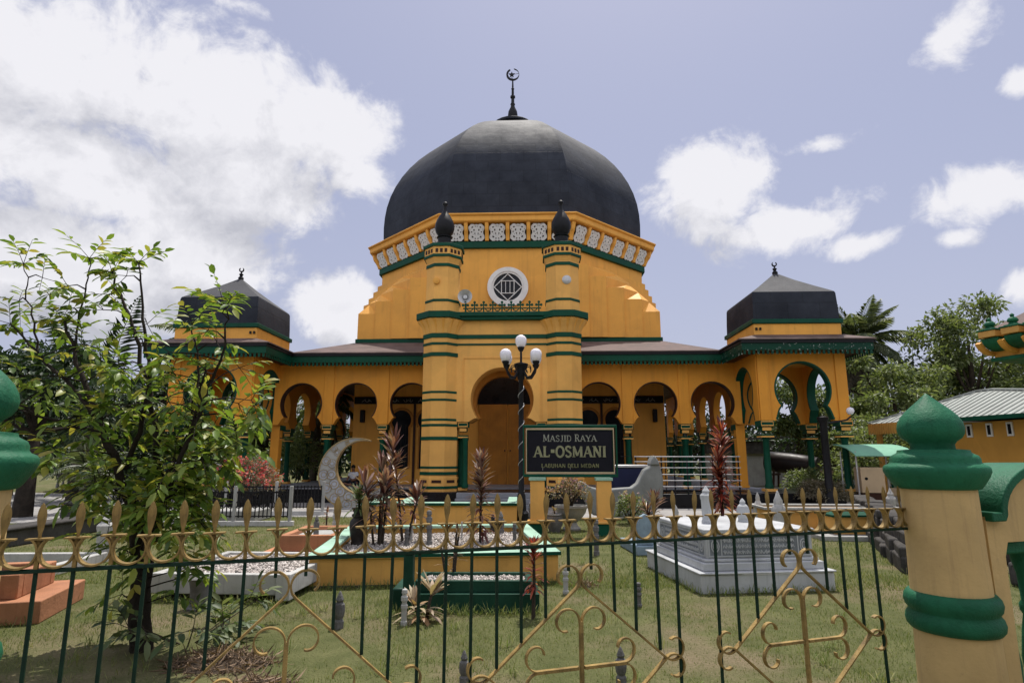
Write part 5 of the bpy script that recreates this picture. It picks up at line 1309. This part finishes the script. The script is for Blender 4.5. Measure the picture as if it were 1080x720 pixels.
b = B(); b.box(-.32, .32, -.3, .3, 0, .42); b.box(-.36, .36, -.34, .34, .422, .48); b.build('trough', M['stone_mid'], t, bevel=.02)

# coconut-type palms
def palm(name, label, loc, h, nf, fl, lean=(0, 0), mat='palm_leaf', dead=0, thick=.16, droop=.9, trunk='palm_trunk', wleaf=.045, nl=34):
    t = thing(name, label, 'palm tree', loc, 0, 'palms beyond the yard')
    b = B(); k = 9; b.tube([(lean[0]*(i/k)**2, lean[1]*(i/k)**2, h*i/k) for i in range(k+1)], [thick*(1.35-.45*i/k) for i in range(k+1)], 10); b.build('trunk', M[trunk], t, smooth=60)
    top = np.array([lean[0], lean[1], h]); parts = []; rb = B(); dparts = []
    for f in range(nf+dead):
        dd = f >= nf
        az = f*2.399+rnd.uniform(-.2, .2); el = R(78-92*(f/max(1, nf-1)))+rnd.uniform(-.12, .12) if not dd else R(-55+rnd.uniform(-20, 12))
        d = np.array([math.cos(az)*math.cos(el), math.sin(az)*math.cos(el), math.sin(el)]); p = top.copy(); pts = [p.copy()]; seg = 9; L = fl*rnd.uniform(.8, 1.1)
        for i in range(seg):
            d = d+np.array([0, 0, -1.])*droop*.16*(1.0 if i else .3); d = d/np.linalg.norm(d); p = p+d*L/seg; pts.append(p.copy())
        rb.tube([tuple(q) for q in pts], [.035*(1-.85*i/seg) for i in range(seg+1)], 4)
        pts = np.array(pts); n = nl; u = np.linspace(.12, .995, n); ii = np.minimum((u*seg).astype(int), seg-1); fr = u*seg-ii
        Q = pts[ii]+(pts[ii+1]-pts[ii])*fr[:, None]; T = norm(pts[ii+1]-pts[ii]); Sd = norm(np.cross(T, np.tile([0, 0, 1.], (n, 1))+1e-3)); Up = np.cross(Sd, T)
        ll = fl*.26*np.sin(PI*np.clip(u*.86+.12, 0, 1))
        for sg_ in (-1, 1):
            D = Sd*sg_*1.0+T*.75-np.array([0, 0, .32])+rng.normal(0, .08, (n, 3))
            (dparts if dd else parts).append(leaves(Q, D, Up, ll, wleaf*(1+0*u), droop=.25, fold=.05))
    rb.build('fronds_rib', M['palm_leaf'], t)
    V, F = join(parts); tris('fronds', V, F, M[mat], t)
    if dparts: V, F = join(dparts); tris('dead_fronds', V, F, M['dead_frond'], t)
    return t
palm('palm_tree', 'shaggy palm with hanging dead fronds behind the right pavilion', (21.3, 38, 0), 8.7, 30, 3.6, (.2, 0), dead=16, thick=.45, droop=.85, wleaf=.085, nl=46)
palm('palm_tree', 'palm with a low crown standing behind the left pavilion', (-10.9, 33.5, 0), 4.6, 12, 3.2, (.3, 0), droop=1.2, wleaf=.08, dead=3)
palm('palm_tree', 'slim young palm in the grey planter on the left path', (-11.4, 16.9, .46), .95, 12, 1.15, (0, 0), thick=.07, droop=.9, wleaf=.03, nl=22)
palm('palm_tree', 'dark broad palm above the left garden wall', (-17.0, 24, 0), 4.2, 12, 4.2, (.6, .2), 'leaf_dark', thick=.2, wleaf=.12, nl=30, droop=1.0)
palm('palm_tree', 'tall dark palm behind the foreground tree', (-19.0, 35, 0), 8.3, 13, 3.8, (.5, .2), thick=.2, wleaf=.1, droop=1.0)
palm('palm_tree', 'leaning pale palm seen through the left pavilion arches', (-14.8, 33, 0), 5.9, 12, 2.7, (.4, .2), thick=.18, wleaf=.08, droop=1.1)

# broadleaf trees: tapered trunk, limbs, crown of leaf clumps
def tree(name, label, loc, h, crown, n, lsize, mat, trunk_r=.25, group=None, seed=1, bark='bark', nc=46, cat='tree', gap=1.):
    r_ = np.random.default_rng(seed); t = thing(name, label, cat, loc, 0, group)
    cx, cy, cz, rx, ry, rz = crown
    b = B(); b.tube([(0, 0, 0), (cx*.2, cy*.2, cz*.45), (cx*.7, cy*.7, cz*.8), (cx, cy, cz+rz*.35)], [trunk_r*1.25, trunk_r*.85, trunk_r*.55, trunk_r*.15], 9)
    cl = []
    while len(cl) < nc:
        d = norm(r_.normal(size=3)); q = r_.uniform(.25, 1)**.5
        w = 1+.22*math.sin(d[0]*5+seed)+.2*math.sin(d[2]*6+seed*2)
        cl.append((np.array([cx, cy, cz])+d*q*w*np.array([rx, ry, rz]), r_.uniform(.16, .34)*min(rx, rz)*gap))
    for c, r in cl[:16]:
        m_ = np.array([cx*.5, cy*.5, cz*.65]); mid = (m_+c)/2+np.array([0, 0, -.1*rz])
        b.tube([tuple(m_), tuple(mid), tuple(c)], [trunk_r*.4, trunk_r*.22, trunk_r*.05], 5)
    b.build('trunk', M[bark], t, smooth=60)
    k = n//nc; parts = []
    for c, r in cl:
        d = norm(r_.normal(size=(k, 3))); q = r_.uniform(0, 1, k)**.45
        P = c+d*(q*r)[:, None]*np.array([1.25, 1.25, .8]); out = d*.7+r_.normal(size=(k, 3))*.6+np.array([0, 0, -.15]); U = r_.normal(size=(k, 3))*.55+np.array([0, 0, 1.])
        parts.append(leaves(P, out, U, lsize*r_.uniform(.6, 1.3, k), lsize*.52*r_.uniform(.7, 1.2, k)))
    V, F = join(parts); tris('crown', V, F, M[mat], t)
    return t
GR = 'trees beyond the yard'
# right side
tree('broadleaf_tree', 'tall airy light green tree rising behind the ochre house', (24.4, 33, 0), 11, (.2, 0, 6.9, 2.7, 2.6, 3.5), 8000, .28, 'leaf_light', .28, GR, 3, nc=52)
tree('broadleaf_tree', 'dense green tree left of the tall airy one, beside the shaggy palm', (18.6, 30, 0), 6, (0, 0, 4.0, 2.6, 2.4, 2.1), 7500, .25, 'leaf_light', .22, GR, 4)
tree('broadleaf_tree', 'dark broad tree behind the ochre house roof ridge', (26, 36, 0), 7, (0, 0, 4.9, 4.0, 3, 2.9), 7500, .3, 'leaf_mid', .3, GR, 5)
tree('broadleaf_tree', 'spreading green tree behind the gatehouse canopy', (30, 33, 0), 9, (0, 0, 5.2, 4.4, 3, 3.2), 7500, .3, 'leaf_mid', .3, GR, 6)
tree('broadleaf_tree', 'leaning thin tree seen through the right pavilion arches', (14.2, 31, 0), 5, (.4, 0, 4.0, 1.9, 1.9, 2.0), 4200, .24, 'leaf_mid', .16, GR, 7, nc=34)
tree('broadleaf_tree', 'dark tree between the right pavilion and the shaggy palm', (17.3, 34, 0), 5, (0, 0, 2.6, 2.6, 2, 2.0), 4200, .28, 'leaf_dark', .2, GR, 8)
tree('broadleaf_tree', 'pale bushy tree behind the green awning stall', (15.4, 26.6, 0), 4, (0, 0, 2.2, 1.7, 1.4, 1.35), 5200, .19, 'leaf_light', .13, GR, 9)
tree('broadleaf_tree', 'dark tree far back right of the hall side', (13.2, 43, 0), 6, (0, 0, 3.4, 4.2, 2, 3.0), 4000, .34, 'leaf_dark', .25, GR, 10)
# left side
tree('broadleaf_tree', 'dark heavy tree at the far left behind the garden wall', (-22.5, 27, 0), 7, (0, 0, 4.4, 3.4, 3, 2.6), 6000, .32, 'leaf_dark', .3, GR, 11, 'darkbark')
tree('broadleaf_tree', 'dark tree behind the foreground tree on the left', (-17.6, 30, 0), 6, (0, 0, 3.7, 3.0, 3, 2.6), 6000, .3, 'leaf_dark', .25, GR, 12, 'darkbark')
tree('broadleaf_tree', 'mid green tree far behind the left path', (-26, 46, 0), 8, (0, 0, 4.5, 6, 3, 3.4), 6000, .4, 'leaf_mid', .3, GR, 13)
tree('broadleaf_tree', 'mid green low tree beyond the left balustrade', (-19.5, 41, 0), 5, (0, 0, 2.8, 4, 3, 2.3), 5500, .34, 'leaf_light', .22, GR, 14)
tree('broadleaf_tree', 'grey-green tree left of the left pavilion', (-14.9, 36.5, 0), 5, (0, 0, 3.4, 2.6, 2, 2.4), 4600, .28, 'leaf_mid', .2, GR, 15)
tree('broadleaf_tree', 'dark shade tree close behind the left pavilion', (-12.6, 41, 0), 5, (0, 0, 3.0, 3.4, 2, 2.2), 4500, .3, 'leaf_dark', .2, GR, 16)
tree('broadleaf_tree', 'dark tree with a bare trunk at the left photo edge', (-13.6, 17.6, 0), 5, (-.6, .8, 3.7, 1.9, 1.7, 1.15), 3600, .24, 'leaf_dark', .22, GR, 17, 'darkbark')
wood = tag(None or (lambda: tris('far_wood', *join([leaves(np.stack([rng.uniform(-75, 75, 9000), rng.uniform(58, 72, 9000), rng.uniform(0, 1, 9000)**.8*(4.2+1.2*np.sin(np.arange(9000)))], 1), rdir(9000), rdir(9000)*.6+np.array([0, 0, 1.]), 1.1, .7)]), M['leaf_dark']))(), 'distant dark wood closing the view behind the mosque', 'wood', None, 'stuff')

# foreground tree with large compound leaves
ft = thing('broadleaf_tree', 'young bright green tree with large leaves in the left foreground behind the fence', 'tree', (-2.42, 5.72, 0))
TB = B(); limbs = []
def limb(pts, r0, r1):
    n = 6; P = [np.array(p, float) for p in pts]; out = []
    for i in range(len(P)-1):
        for k in range(n): out.append(P[i]+(P[i+1]-P[i])*k/n+rng.normal(0, .012, 3))
    out.append(P[-1]); m_ = len(out)
    TB.tube([tuple(p) for p in out], [r0+(r1-r0)*i/(m_-1) for i in range(m_)], 7); limbs.append(np.array(out)); return out
limb([(0, 0, -.05), (-.03, .02, .55), (-.12, 0, 1.0)], .10, .07)
limb([(-.1, 0, .95), (-.40, -.05, 1.7), (-.75, -.1, 2.4), (-1.05, -.05, 3.0)], .048, .012)
limb([(-.1, 0, .95), (-.05, .1, 1.5), (-.25, .2, 2.2), (-.55, .15, 3.1), (-.75, .1, 3.55)], .042, .008)
limb([(-.05, 0, .7), (.16, -.1, 1.3), (.34, -.1, 1.9), (.46, -.15, 2.5)], .036, .009)
limb([(-.30, 0, 1.6), (-.05, -.15, 2.3), (-.15, -.2, 2.9), (-.28, -.2, 3.55)], .026, .007)
limb([(-.60, -.1, 2.1), (-1.2, .0, 2.6), (-1.65, .0, 3.0)], .024, .007)
limb([(.28, -.1, 1.7), (.45, -.1, 2.25), (.66, -.2, 2.75), (.62, -.2, 3.1)], .020, .006)
limb([(-.1, .1, 1.3), (.12, .25, 1.9), (.15, .3, 2.5), (.02, .3, 3.05)], .024, .007)
limb([(.16, -.1, 1.3), (.32, 0, 1.55), (.44, .05, 1.75)], .018, .006)
limb([(-.02, 0, .6), (.14, -.2, .95), (.26, -.25, 1.2)], .018, .006)
limb([(-.5, -.05, 1.9), (-.95, -.2, 2.05), (-1.35, -.25, 2.25)], .02, .006)
limb([(-.9, -.1, 2.7), (-1.0, .1, 3.3), (-1.05, .15, 3.72)], .012, .005)
limb([(-1.3, 0, 2.65), (-1.55, .1, 3.2), (-1.7, .1, 3.65)], .012, .004)
lp = []; W3 = np.array([0, 0, 1.])
def spray(p, d, L, nl):
    """one compound leaf: a curved stalk with paired leaflets"""
    p = np.array(p, float); d = d/np.linalg.norm(d); pts = [p]
    for i in range(4): d = d+W3*(-.10); d = d/np.linalg.norm(d); pts.append(pts[-1]+d*L/4)
    TB.tube([tuple(q) for q in pts[::2]], [.004, .003, .002], 3)
    pts = np.array(pts); k = nl; u = np.linspace(.35, 1., k); ii = np.minimum((u*4).astype(int), 3); Q = pts[ii]+(pts[ii+1]-pts[ii])*(u*4-ii)[:, None]
    T = norm(pts[ii+1]-pts[ii]); Sd = norm(np.cross(T, W3)); sg_ = np.where(np.arange(k) % 2 == 0, 1., -1.)[:, None]
    D = T*.75+Sd*sg_*.95*(u < .97)[:, None]+rng.normal(0, .16, (k, 3))-W3*.12
    U = W3*1.0+rng.normal(0, .33, (k, 3))
    lp.append(leaves(Q, D, U, rng.uniform(.08, .17, k), rng.uniform(.038, .070, k), .16, .12, fine=True))
def tuft(p, d, n, L=.30):
    for k in range(n):
        a = k*2.4+rnd.uniform(0, 1); s1 = np.cross(d, [0.3, 0.2, 1]); s1 = s1/np.linalg.norm(s1); s2 = np.cross(d, s1)
        e = d*.55+(s1*math.cos(a)+s2*math.sin(a))*.9+W3*.15; spray(p, e, L*rnd.uniform(.7, 1.2), rnd.choice((5, 7, 7, 9)))
for li, pts in enumerate(limbs):
    if li == 0: continue
    m_ = len(pts); tip = pts[-1]; d = tip-pts[-4]; d = d/np.linalg.norm(d); tuft(tip, d, 6, .26)
    low = pts[0][2] < 1.5
    for i in range(3 if low else 4, m_-2, 3):
        p = pts[i]
        for q in range(2 if p[2] < 2.5 else 1):
            a = rnd.uniform(0, 2*PI); e = np.array([math.cos(a), math.sin(a)*.8, rnd.uniform(-.05, .55)]); L = rnd.uniform(.15, .48)*(1.0 if p[2] < 2.7 else .55)
            end = p+e/np.linalg.norm(e)*L; TB.tube([tuple(p), tuple((p+end)/2+np.array([0, 0, .03])), tuple(end)], [.009, .006, .004], 4)
            tuft(end, e/np.linalg.norm(e), 4 if p[2] < 2.8 else 3, .26)
for k in range(58):                                  # fill the bushy lower and middle crown
    a = rnd.uniform(0, 2*PI); z = rnd.uniform(1.0, 2.3) if k < 36 else rnd.uniform(.95, 1.75); q = rnd.uniform(.2, 1)**.6*(.40+.20*min(1, max(0, (z-.4)/1.4)))
    p = np.array([math.cos(a)*q-.05-.22*max(0, z-1)-(.07 if z < 2 else .02), math.sin(a)*q*.7, z]); tuft(p, np.array([math.cos(a), math.sin(a), .35]), 3, .28)
for k in range(7):
    a = rnd.uniform(0, 2*PI); q = rnd.uniform(.12, .46); p = np.array([math.cos(a)*q+.05, math.sin(a)*q*.7, rnd.uniform(.42, .95)])
    TB.tube([(0.0, 0.0, p[2]-.12), tuple(p)], [.008, .004], 4); tuft(p, np.array([math.cos(a), math.sin(a), .25]), 3, .26)
TB.build('trunk', M['darkbark'], ft, smooth=60)
V, F = join(lp); tris('crown', V, F, M['leaf_fg'], ft)
# undergrowth at the foot of the tree
t = thing('shrub', 'low large-leaved shrub at the foot of the foreground tree', 'shrub', (-2.15, 6.05, 0)); lp = []
TB = B()
for k in range(11):
    a = rnd.uniform(0, 2*PI); e = np.array([math.cos(a), math.sin(a), .5]); p = np.array([math.cos(a)*.12, math.sin(a)*.12, 0.]); end = p+e*rnd.uniform(.25, .55); TB.tube([tuple(p), tuple(end)], [.007, .004], 4); tuft(end, e, 3, .24)
TB.build('stem', M['bark'], t); V, F = join(lp); tris('foliage', V, F, M['leaf_mid'], t)

# ================================================================== GROUND AND SKY
b = B(); b.box(-220, 220, -60, 320, -.3, 0); structure(b.build('ground', M['ground']))
b = B(); b.box(-14.5, 14.5, 17.9, 23.25, -.02, .012); structure(b.build('forecourt', M['asphalt'], bevel=.01))
b = B(); b.prism([(-60, 60), (-60, 30.5), (-24, 29.6), (-9.5, 24.5), (-9.5, 17.9), (-12.0, 16.0), (-30, 15.0), (-60, 15), ], 'xy', -.02, .010); structure(b.build('road', M['asphalt']))
b = B(); b.prism([(12.9, 18.2), (14.5, 18.2), (40, 24), (40, 28), (12.9, 28)], 'xy', -.02, .010); structure(b.build('side_path', M['asphalt']))
b = B(); b.prism([(-60, 1.6), (60, 1.6), (60, -20), (-60, -20)], 'xy', -.02, .008); structure(b.build('pavement', M['asphalt']))
b = B(); b.box(-12, 12, -1, 1, -.1, .22); kb = b.build('fence_kerb', M['concrete'], bevel=.02)
kb.scale = (.52, .11, 1); kb.location = (P0[0]+1.9*math.cos(FA), P0[1]+1.9*math.sin(FA), 0); kb.rotation_euler = (0, 0, FA)
kb.scale = (.19, .10, .5); tag(kb, 'low concrete kerb under the iron fence', 'kerb')
tag(tris('unseen_leaf_screen', *join([leaves(np.stack([rng.uniform(-34, 34, 7000), rng.uniform(-15, -8, 7000), .3+8.2*rng.uniform(0, 1, 7000)], 1), rdir(7000), rdir(7000)*.6+np.array([0, 1., 0]), 1.15, .8)]), M['leaf_dark']), 'unseen belt of dark leaves added behind the viewer to shade the fence', 'wood', None, 'stuff')  # leaf planes added out of view to keep low sky light off the fence
# lawn blades: dense near the fence, coarser farther back
def lawn(n, x0, x1, y0, y1, h, w):
    x = rng.uniform(x0, x1, n); y = y0+(y1-y0)*rng.uniform(0, 1, n)**1.25
    pat = np.sin(x*1.7+1)*np.sin(y*1.3)+.6*np.sin(x*4.1+y*2.2)+.5*np.sin(x*.6-y*.9+2)
    keep = rng.uniform(-1.9, 1.6, n) < pat+.9
    keep &= ~((np.hypot((x+1.9)/1.6, (y-5.6)/.9) < 1) & (rng.uniform(0, 1, n) < .8))
    keep &= ~((y > 12) & (x < -8.6)) & (y < 17.8) & (y > 2.6+.372*(x+.4))
    x, y = x[keep], y[keep]; k = len(x); hh = h*rng.uniform(.45, 1.25, k)*(1+.35*np.clip(pat[keep], -1, 1)); a = rng.uniform(0, 2*PI, k); ww = w*rng.uniform(.7, 1.3, k)
    le = rng.normal(0, .45, (k, 2))*hh[:, None]
    V = np.stack([np.stack([x-np.cos(a)*ww, y-np.sin(a)*ww, np.full(k, -.002)], 1), np.stack([x+np.cos(a)*ww, y+np.sin(a)*ww, np.full(k, -.002)], 1), np.stack([x+le[:, 0], y+le[:, 1], hh], 1)], 1)
    return V.reshape(-1, 3), np.arange(3*k).reshape(-1, 3)
V, F = join([lawn(150000, -7, 7.6, 3.0, 9.5, .034, .0028), lawn(70000, -9.5, 11, 8.5, 17.8, .05, .006)])
# weeds and longer tufts: along the graves and scattered over the lawn
wx, wy = [], []
def along(x0, y0, x1, y1, n):
    u = rng.uniform(0, 1, n); wx.append(x0+(x1-x0)*u+rng.normal(0, .03, n)); wy.append(y0+(y1-y0)*u-np.abs(rng.normal(0, .035, n)))
along(-1.9, 8.28, 1.5, 8.75, 900); along(-.5, 7.05, 1.2, 7.1, 420); along(3.2, 8.1, 5.1, 8.42, 380); along(3.15, 8.2, 3.0, 10.2, 240); along(-3.9, 7.55, -1.8, 7.45, 420); along(-6.4, 5.95, -4.1, 6.5, 420); along(6.6, 9.5, 9.6, 17, 1200)
for k in range(130):
    cx_, cy_ = rng.uniform(-5, 6), 4.2+9*rng.uniform(0, 1)**1.3; m_ = rng.integers(8, 34); wx.append(cx_+rng.normal(0, .05, m_)); wy.append(cy_+rng.normal(0, .05, m_))
wx, wy = np.concatenate(wx), np.concatenate(wy); m_ = len(wx); a_ = rng.uniform(0, 2*PI, m_); e_ = rng.uniform(.6, 1.45, m_)
V2, F2 = strips(np.stack([wx, wy, np.full(m_, -.003)], 1), np.stack([np.cos(a_)*np.cos(e_), np.sin(a_)*np.cos(e_), np.sin(e_)], 1), rng.uniform(.05, .17, m_), rng.uniform(.004, .010, m_), rng.uniform(.2, .9, m_), 3)
V, F = join([(V, F), (V2, F2)])
tag(tris('lawn_grass', V, F, M['grassblade']), 'short sunburnt grass covering the graveyard lawn', 'grass', None, 'stuff')
# ================================================================== LIGHT, SKY, CAMERA
SE, SA = R(68), R(16)                                # sun behind the mosque, a little to the right
sun_dir = Vector((math.sin(SA)*math.cos(SE), math.cos(SA)*math.cos(SE), math.sin(SE)))
sl = bpy.data.lights.new('sun', 'SUN'); sl.energy = 5.0; sl.angle = R(.55); sl.color = (1., .95, .87)
so = bpy.data.objects.new('sun', sl); C.objects.link(so); so.location = (10, 30, 60); so.rotation_euler = sun_dir.to_track_quat('Z', 'Y').to_euler()

CAM = (1.12, 0, 1.7); PITCH = math.atan(.19); PSI = R(1.97); FPX = 640.
def pdir(u, v):
    a, b_ = (u-540)/FPX, (360-v)/FPX; cp, sp = math.cos(PITCH), math.sin(PITCH)
    x, y, z = a, cp-b_*sp, sp+b_*cp; c, s = math.cos(PSI), math.sin(PSI)
    return Vector((c*x-s*y, s*x+c*y, z)).normalized()
w = bpy.data.worlds.new('World'); sc.world = w; w.use_nodes = True
t = w.node_tree; ns, ls = t.nodes, t.links; bg = ns['Background']; STR = .12; bg.inputs[1].default_value = STR
sky = ns.new('ShaderNodeTexSky'); sky.sky_type = 'NISHITA'; sky.sun_disc = False; sky.sun_elevation = SE; sky.sun_rotation = SA; sky.air_density = 1.0; sky.dust_density = 2.2; sky.ozone_density = 1.2
# cloud field as a function of direction
g = bpy.data.node_groups.new('cloud_field', 'ShaderNodeTree')
g.interface.new_socket('Vector', in_out='INPUT', socket_type='NodeSocketVector'); g.interface.new_socket('Density', in_out='OUTPUT', socket_type='NodeSocketFloat')
gn, gl = g.nodes, g.links; gi = gn.new('NodeGroupInput'); gout = gn.new('NodeGroupOutput')
nz = N(gn, 'ShaderNodeTexNoise', Scale=6.5, Detail=13., Roughness=.63, Distortion=.35); gl.new(gi.outputs[0], nz.inputs['Vector'])
nz2 = N(gn, 'ShaderNodeTexNoise', Scale=21., Detail=8., Roughness=.62, Distortion=.5); gl.new(gi.outputs[0], nz2.inputs['Vector'])
def mth(op, a, b_=None, c=None):
    n = gn.new('ShaderNodeMath'); n.operation = op
    for i, v in enumerate((a, b_, c)):
        if v is None: continue
        if isinstance(v, (int, float)): n.inputs[i].default_value = v
        else: gl.new(v, n.inputs[i])
    return n.outputs[0]
acc = None
CL = [(60, 60, 200, 100, 1.1), (215, 110, 165, 95, 1.12), (335, 135, 85, 70, 1.1), (60, 170, 170, 70, 1.1), (260, 190, 130, 65, 1.15), (370, 190, 60, 45, .9), (60, 280, 190, 60, 1.35), (215, 270, 95, 60, 1.3), (120, 330, 170, 40, 1.1), (150, 215, 160, 50, .9),
      (360, 325, 75, 48, 1.2), (750, 203, 82, 62, 1.2), (825, 240, 88, 36, 1.1), (905, 258, 50, 22, .9), (865, 152, 55, 16, .85), (1006, 36, 38, 30, .85), (1045, 205, 62, 38, 1.0), (1008, 252, 32, 17, .85), (1078, 302, 34, 26, .9),
      (255, 6, 60, 16, .75), (1080, 86, 20, 18, .8), (570, 322, 30, 14, .0), (930, 245, 30, 14, .6)]
for u, v, su, sv, amp in CL:
    if amp <= 0: continue
    d = pdir(u, v); k = (d.y/1.0)
    s1 = gn.new('ShaderNodeVectorMath'); s1.operation = 'SUBTRACT'; gl.new(gi.outputs[0], s1.inputs[0]); s1.inputs[1].default_value = d
    rad = FPX/d.y if d.y > .1 else FPX
    fx, fz = FPX/su*1.06, FPX/sv*1.06
    s2 = gn.new('ShaderNodeVectorMath'); s2.operation = 'MULTIPLY'; gl.new(s1.outputs[0], s2.inputs[0]); s2.inputs[1].default_value = (fx, min(fx, fz)*.5, fz)
    s3 = gn.new('ShaderNodeVectorMath'); s3.operation = 'LENGTH'; gl.new(s2.outputs[0], s3.inputs[0])
    f = mrange(gn, gl, s3.outputs['Value'], .0, 1.75, amp*1.08, -.35)
    acc = f if acc is None else mth('MAXIMUM', acc, f)
sep = gn.new('ShaderNodeSeparateXYZ'); gl.new(gi.outputs[0], sep.inputs[0])
back = mrange(gn, gl, sep.outputs[1], .25, -.25, 0., .62, True)      # the sky behind the viewer is mostly cloud
acc = mth('MAXIMUM', mth('MAXIMUM', acc, -.35), back)
den = mth('ADD', mth('MULTIPLY_ADD', nz.outputs[0], 1.25, -.625), mth('MULTIPLY_ADD', nz2.outputs[0], .55, -.275))
den = mth('ADD', mth('MULTIPLY', den, 1.25), mth('SUBTRACT', acc, .48))
gl.new(den, gout.inputs[0])
tc = ns.new('ShaderNodeTexCoord'); D0 = tc.outputs['Generated']
def field(vec):
    n = ns.new('ShaderNodeGroup'); n.node_tree = g; ls.new(vec, n.inputs[0]); return n.outputs[0]
d0 = field(D0)
off = ns.new('ShaderNodeVectorMath'); off.operation = 'ADD'; ls.new(D0, off.inputs[0]); off.inputs[1].default_value = sun_dir*.085
d1 = field(off.outputs[0])
m1 = ns.new('ShaderNodeMath'); m1.operation = 'SUBTRACT'; ls.new(d0, m1.inputs[0]); ls.new(d1, m1.inputs[1])
lit = mrange(ns, ls, m1.outputs[0], -.42, .30)
thick = mrange(ns, ls, d0, .15, .9, 0, 1)
cover = mrange(ns, ls, d0, -.07, .30, 0, 1, True)
inv = ns.new('ShaderNodeMath'); inv.operation = 'MULTIPLY_ADD'; ls.new(thick, inv.inputs[0]); inv.inputs[1].default_value = -.40; ls.new(lit, inv.inputs[2])
shade = mrange(ns, ls, inv.outputs[0], -.15, .72)
k = 1/STR
cl_col = mixc(ns, ls, shade, tuple(x*k for x in (.50, .51, .575)), tuple(x*k for x in (.875, .87, .915)))
sepw = ns.new('ShaderNodeSeparateXYZ'); ls.new(D0, sepw.inputs[0])
front = mrange(ns, ls, sepw.outputs[1], .2, -.3, 1., 1.75, True)      # clouds facing the sun are brighter
cl_col = mixc(ns, ls, 1., cl_col, front, 'MULTIPLY')
hazy = mixc(ns, ls, .68, sky.outputs[0], tuple(x*k for x in (.455, .472, .65)))     # humid milky veil
horiz = mrange(ns, ls, sepw.outputs[2], .0, .55, .30, 0., True)
hazy = mixc(ns, ls, horiz, hazy, tuple(x*k for x in (.62, .62, .74)))
fin = mixc(ns, ls, cover, hazy, cl_col)
ls.new(fin, bg.inputs[0])

cam = bpy.data.cameras.new('camera'); co = bpy.data.objects.new('camera', cam); C.objects.link(co)
cam.sensor_fit = 'HORIZONTAL'; cam.sensor_width = 36.; cam.lens = FPX/1080*36; cam.clip_start = .05; cam.clip_end = 2000
co.location = CAM; co.rotation_euler = (PI/2+PITCH, 0, PSI)
sc.camera = co
sc.view_settings.view_transform = 'Standard'; sc.view_settings.look = 'None'; sc.view_settings.exposure = 0.; sc.view_settings.gamma = 1.; sc.view_settings.use_curve_mapping = False
sc.cycles.max_bounces = 8; sc.cycles.transparent_max_bounces = 8; sc.cycles.use_denoising = True
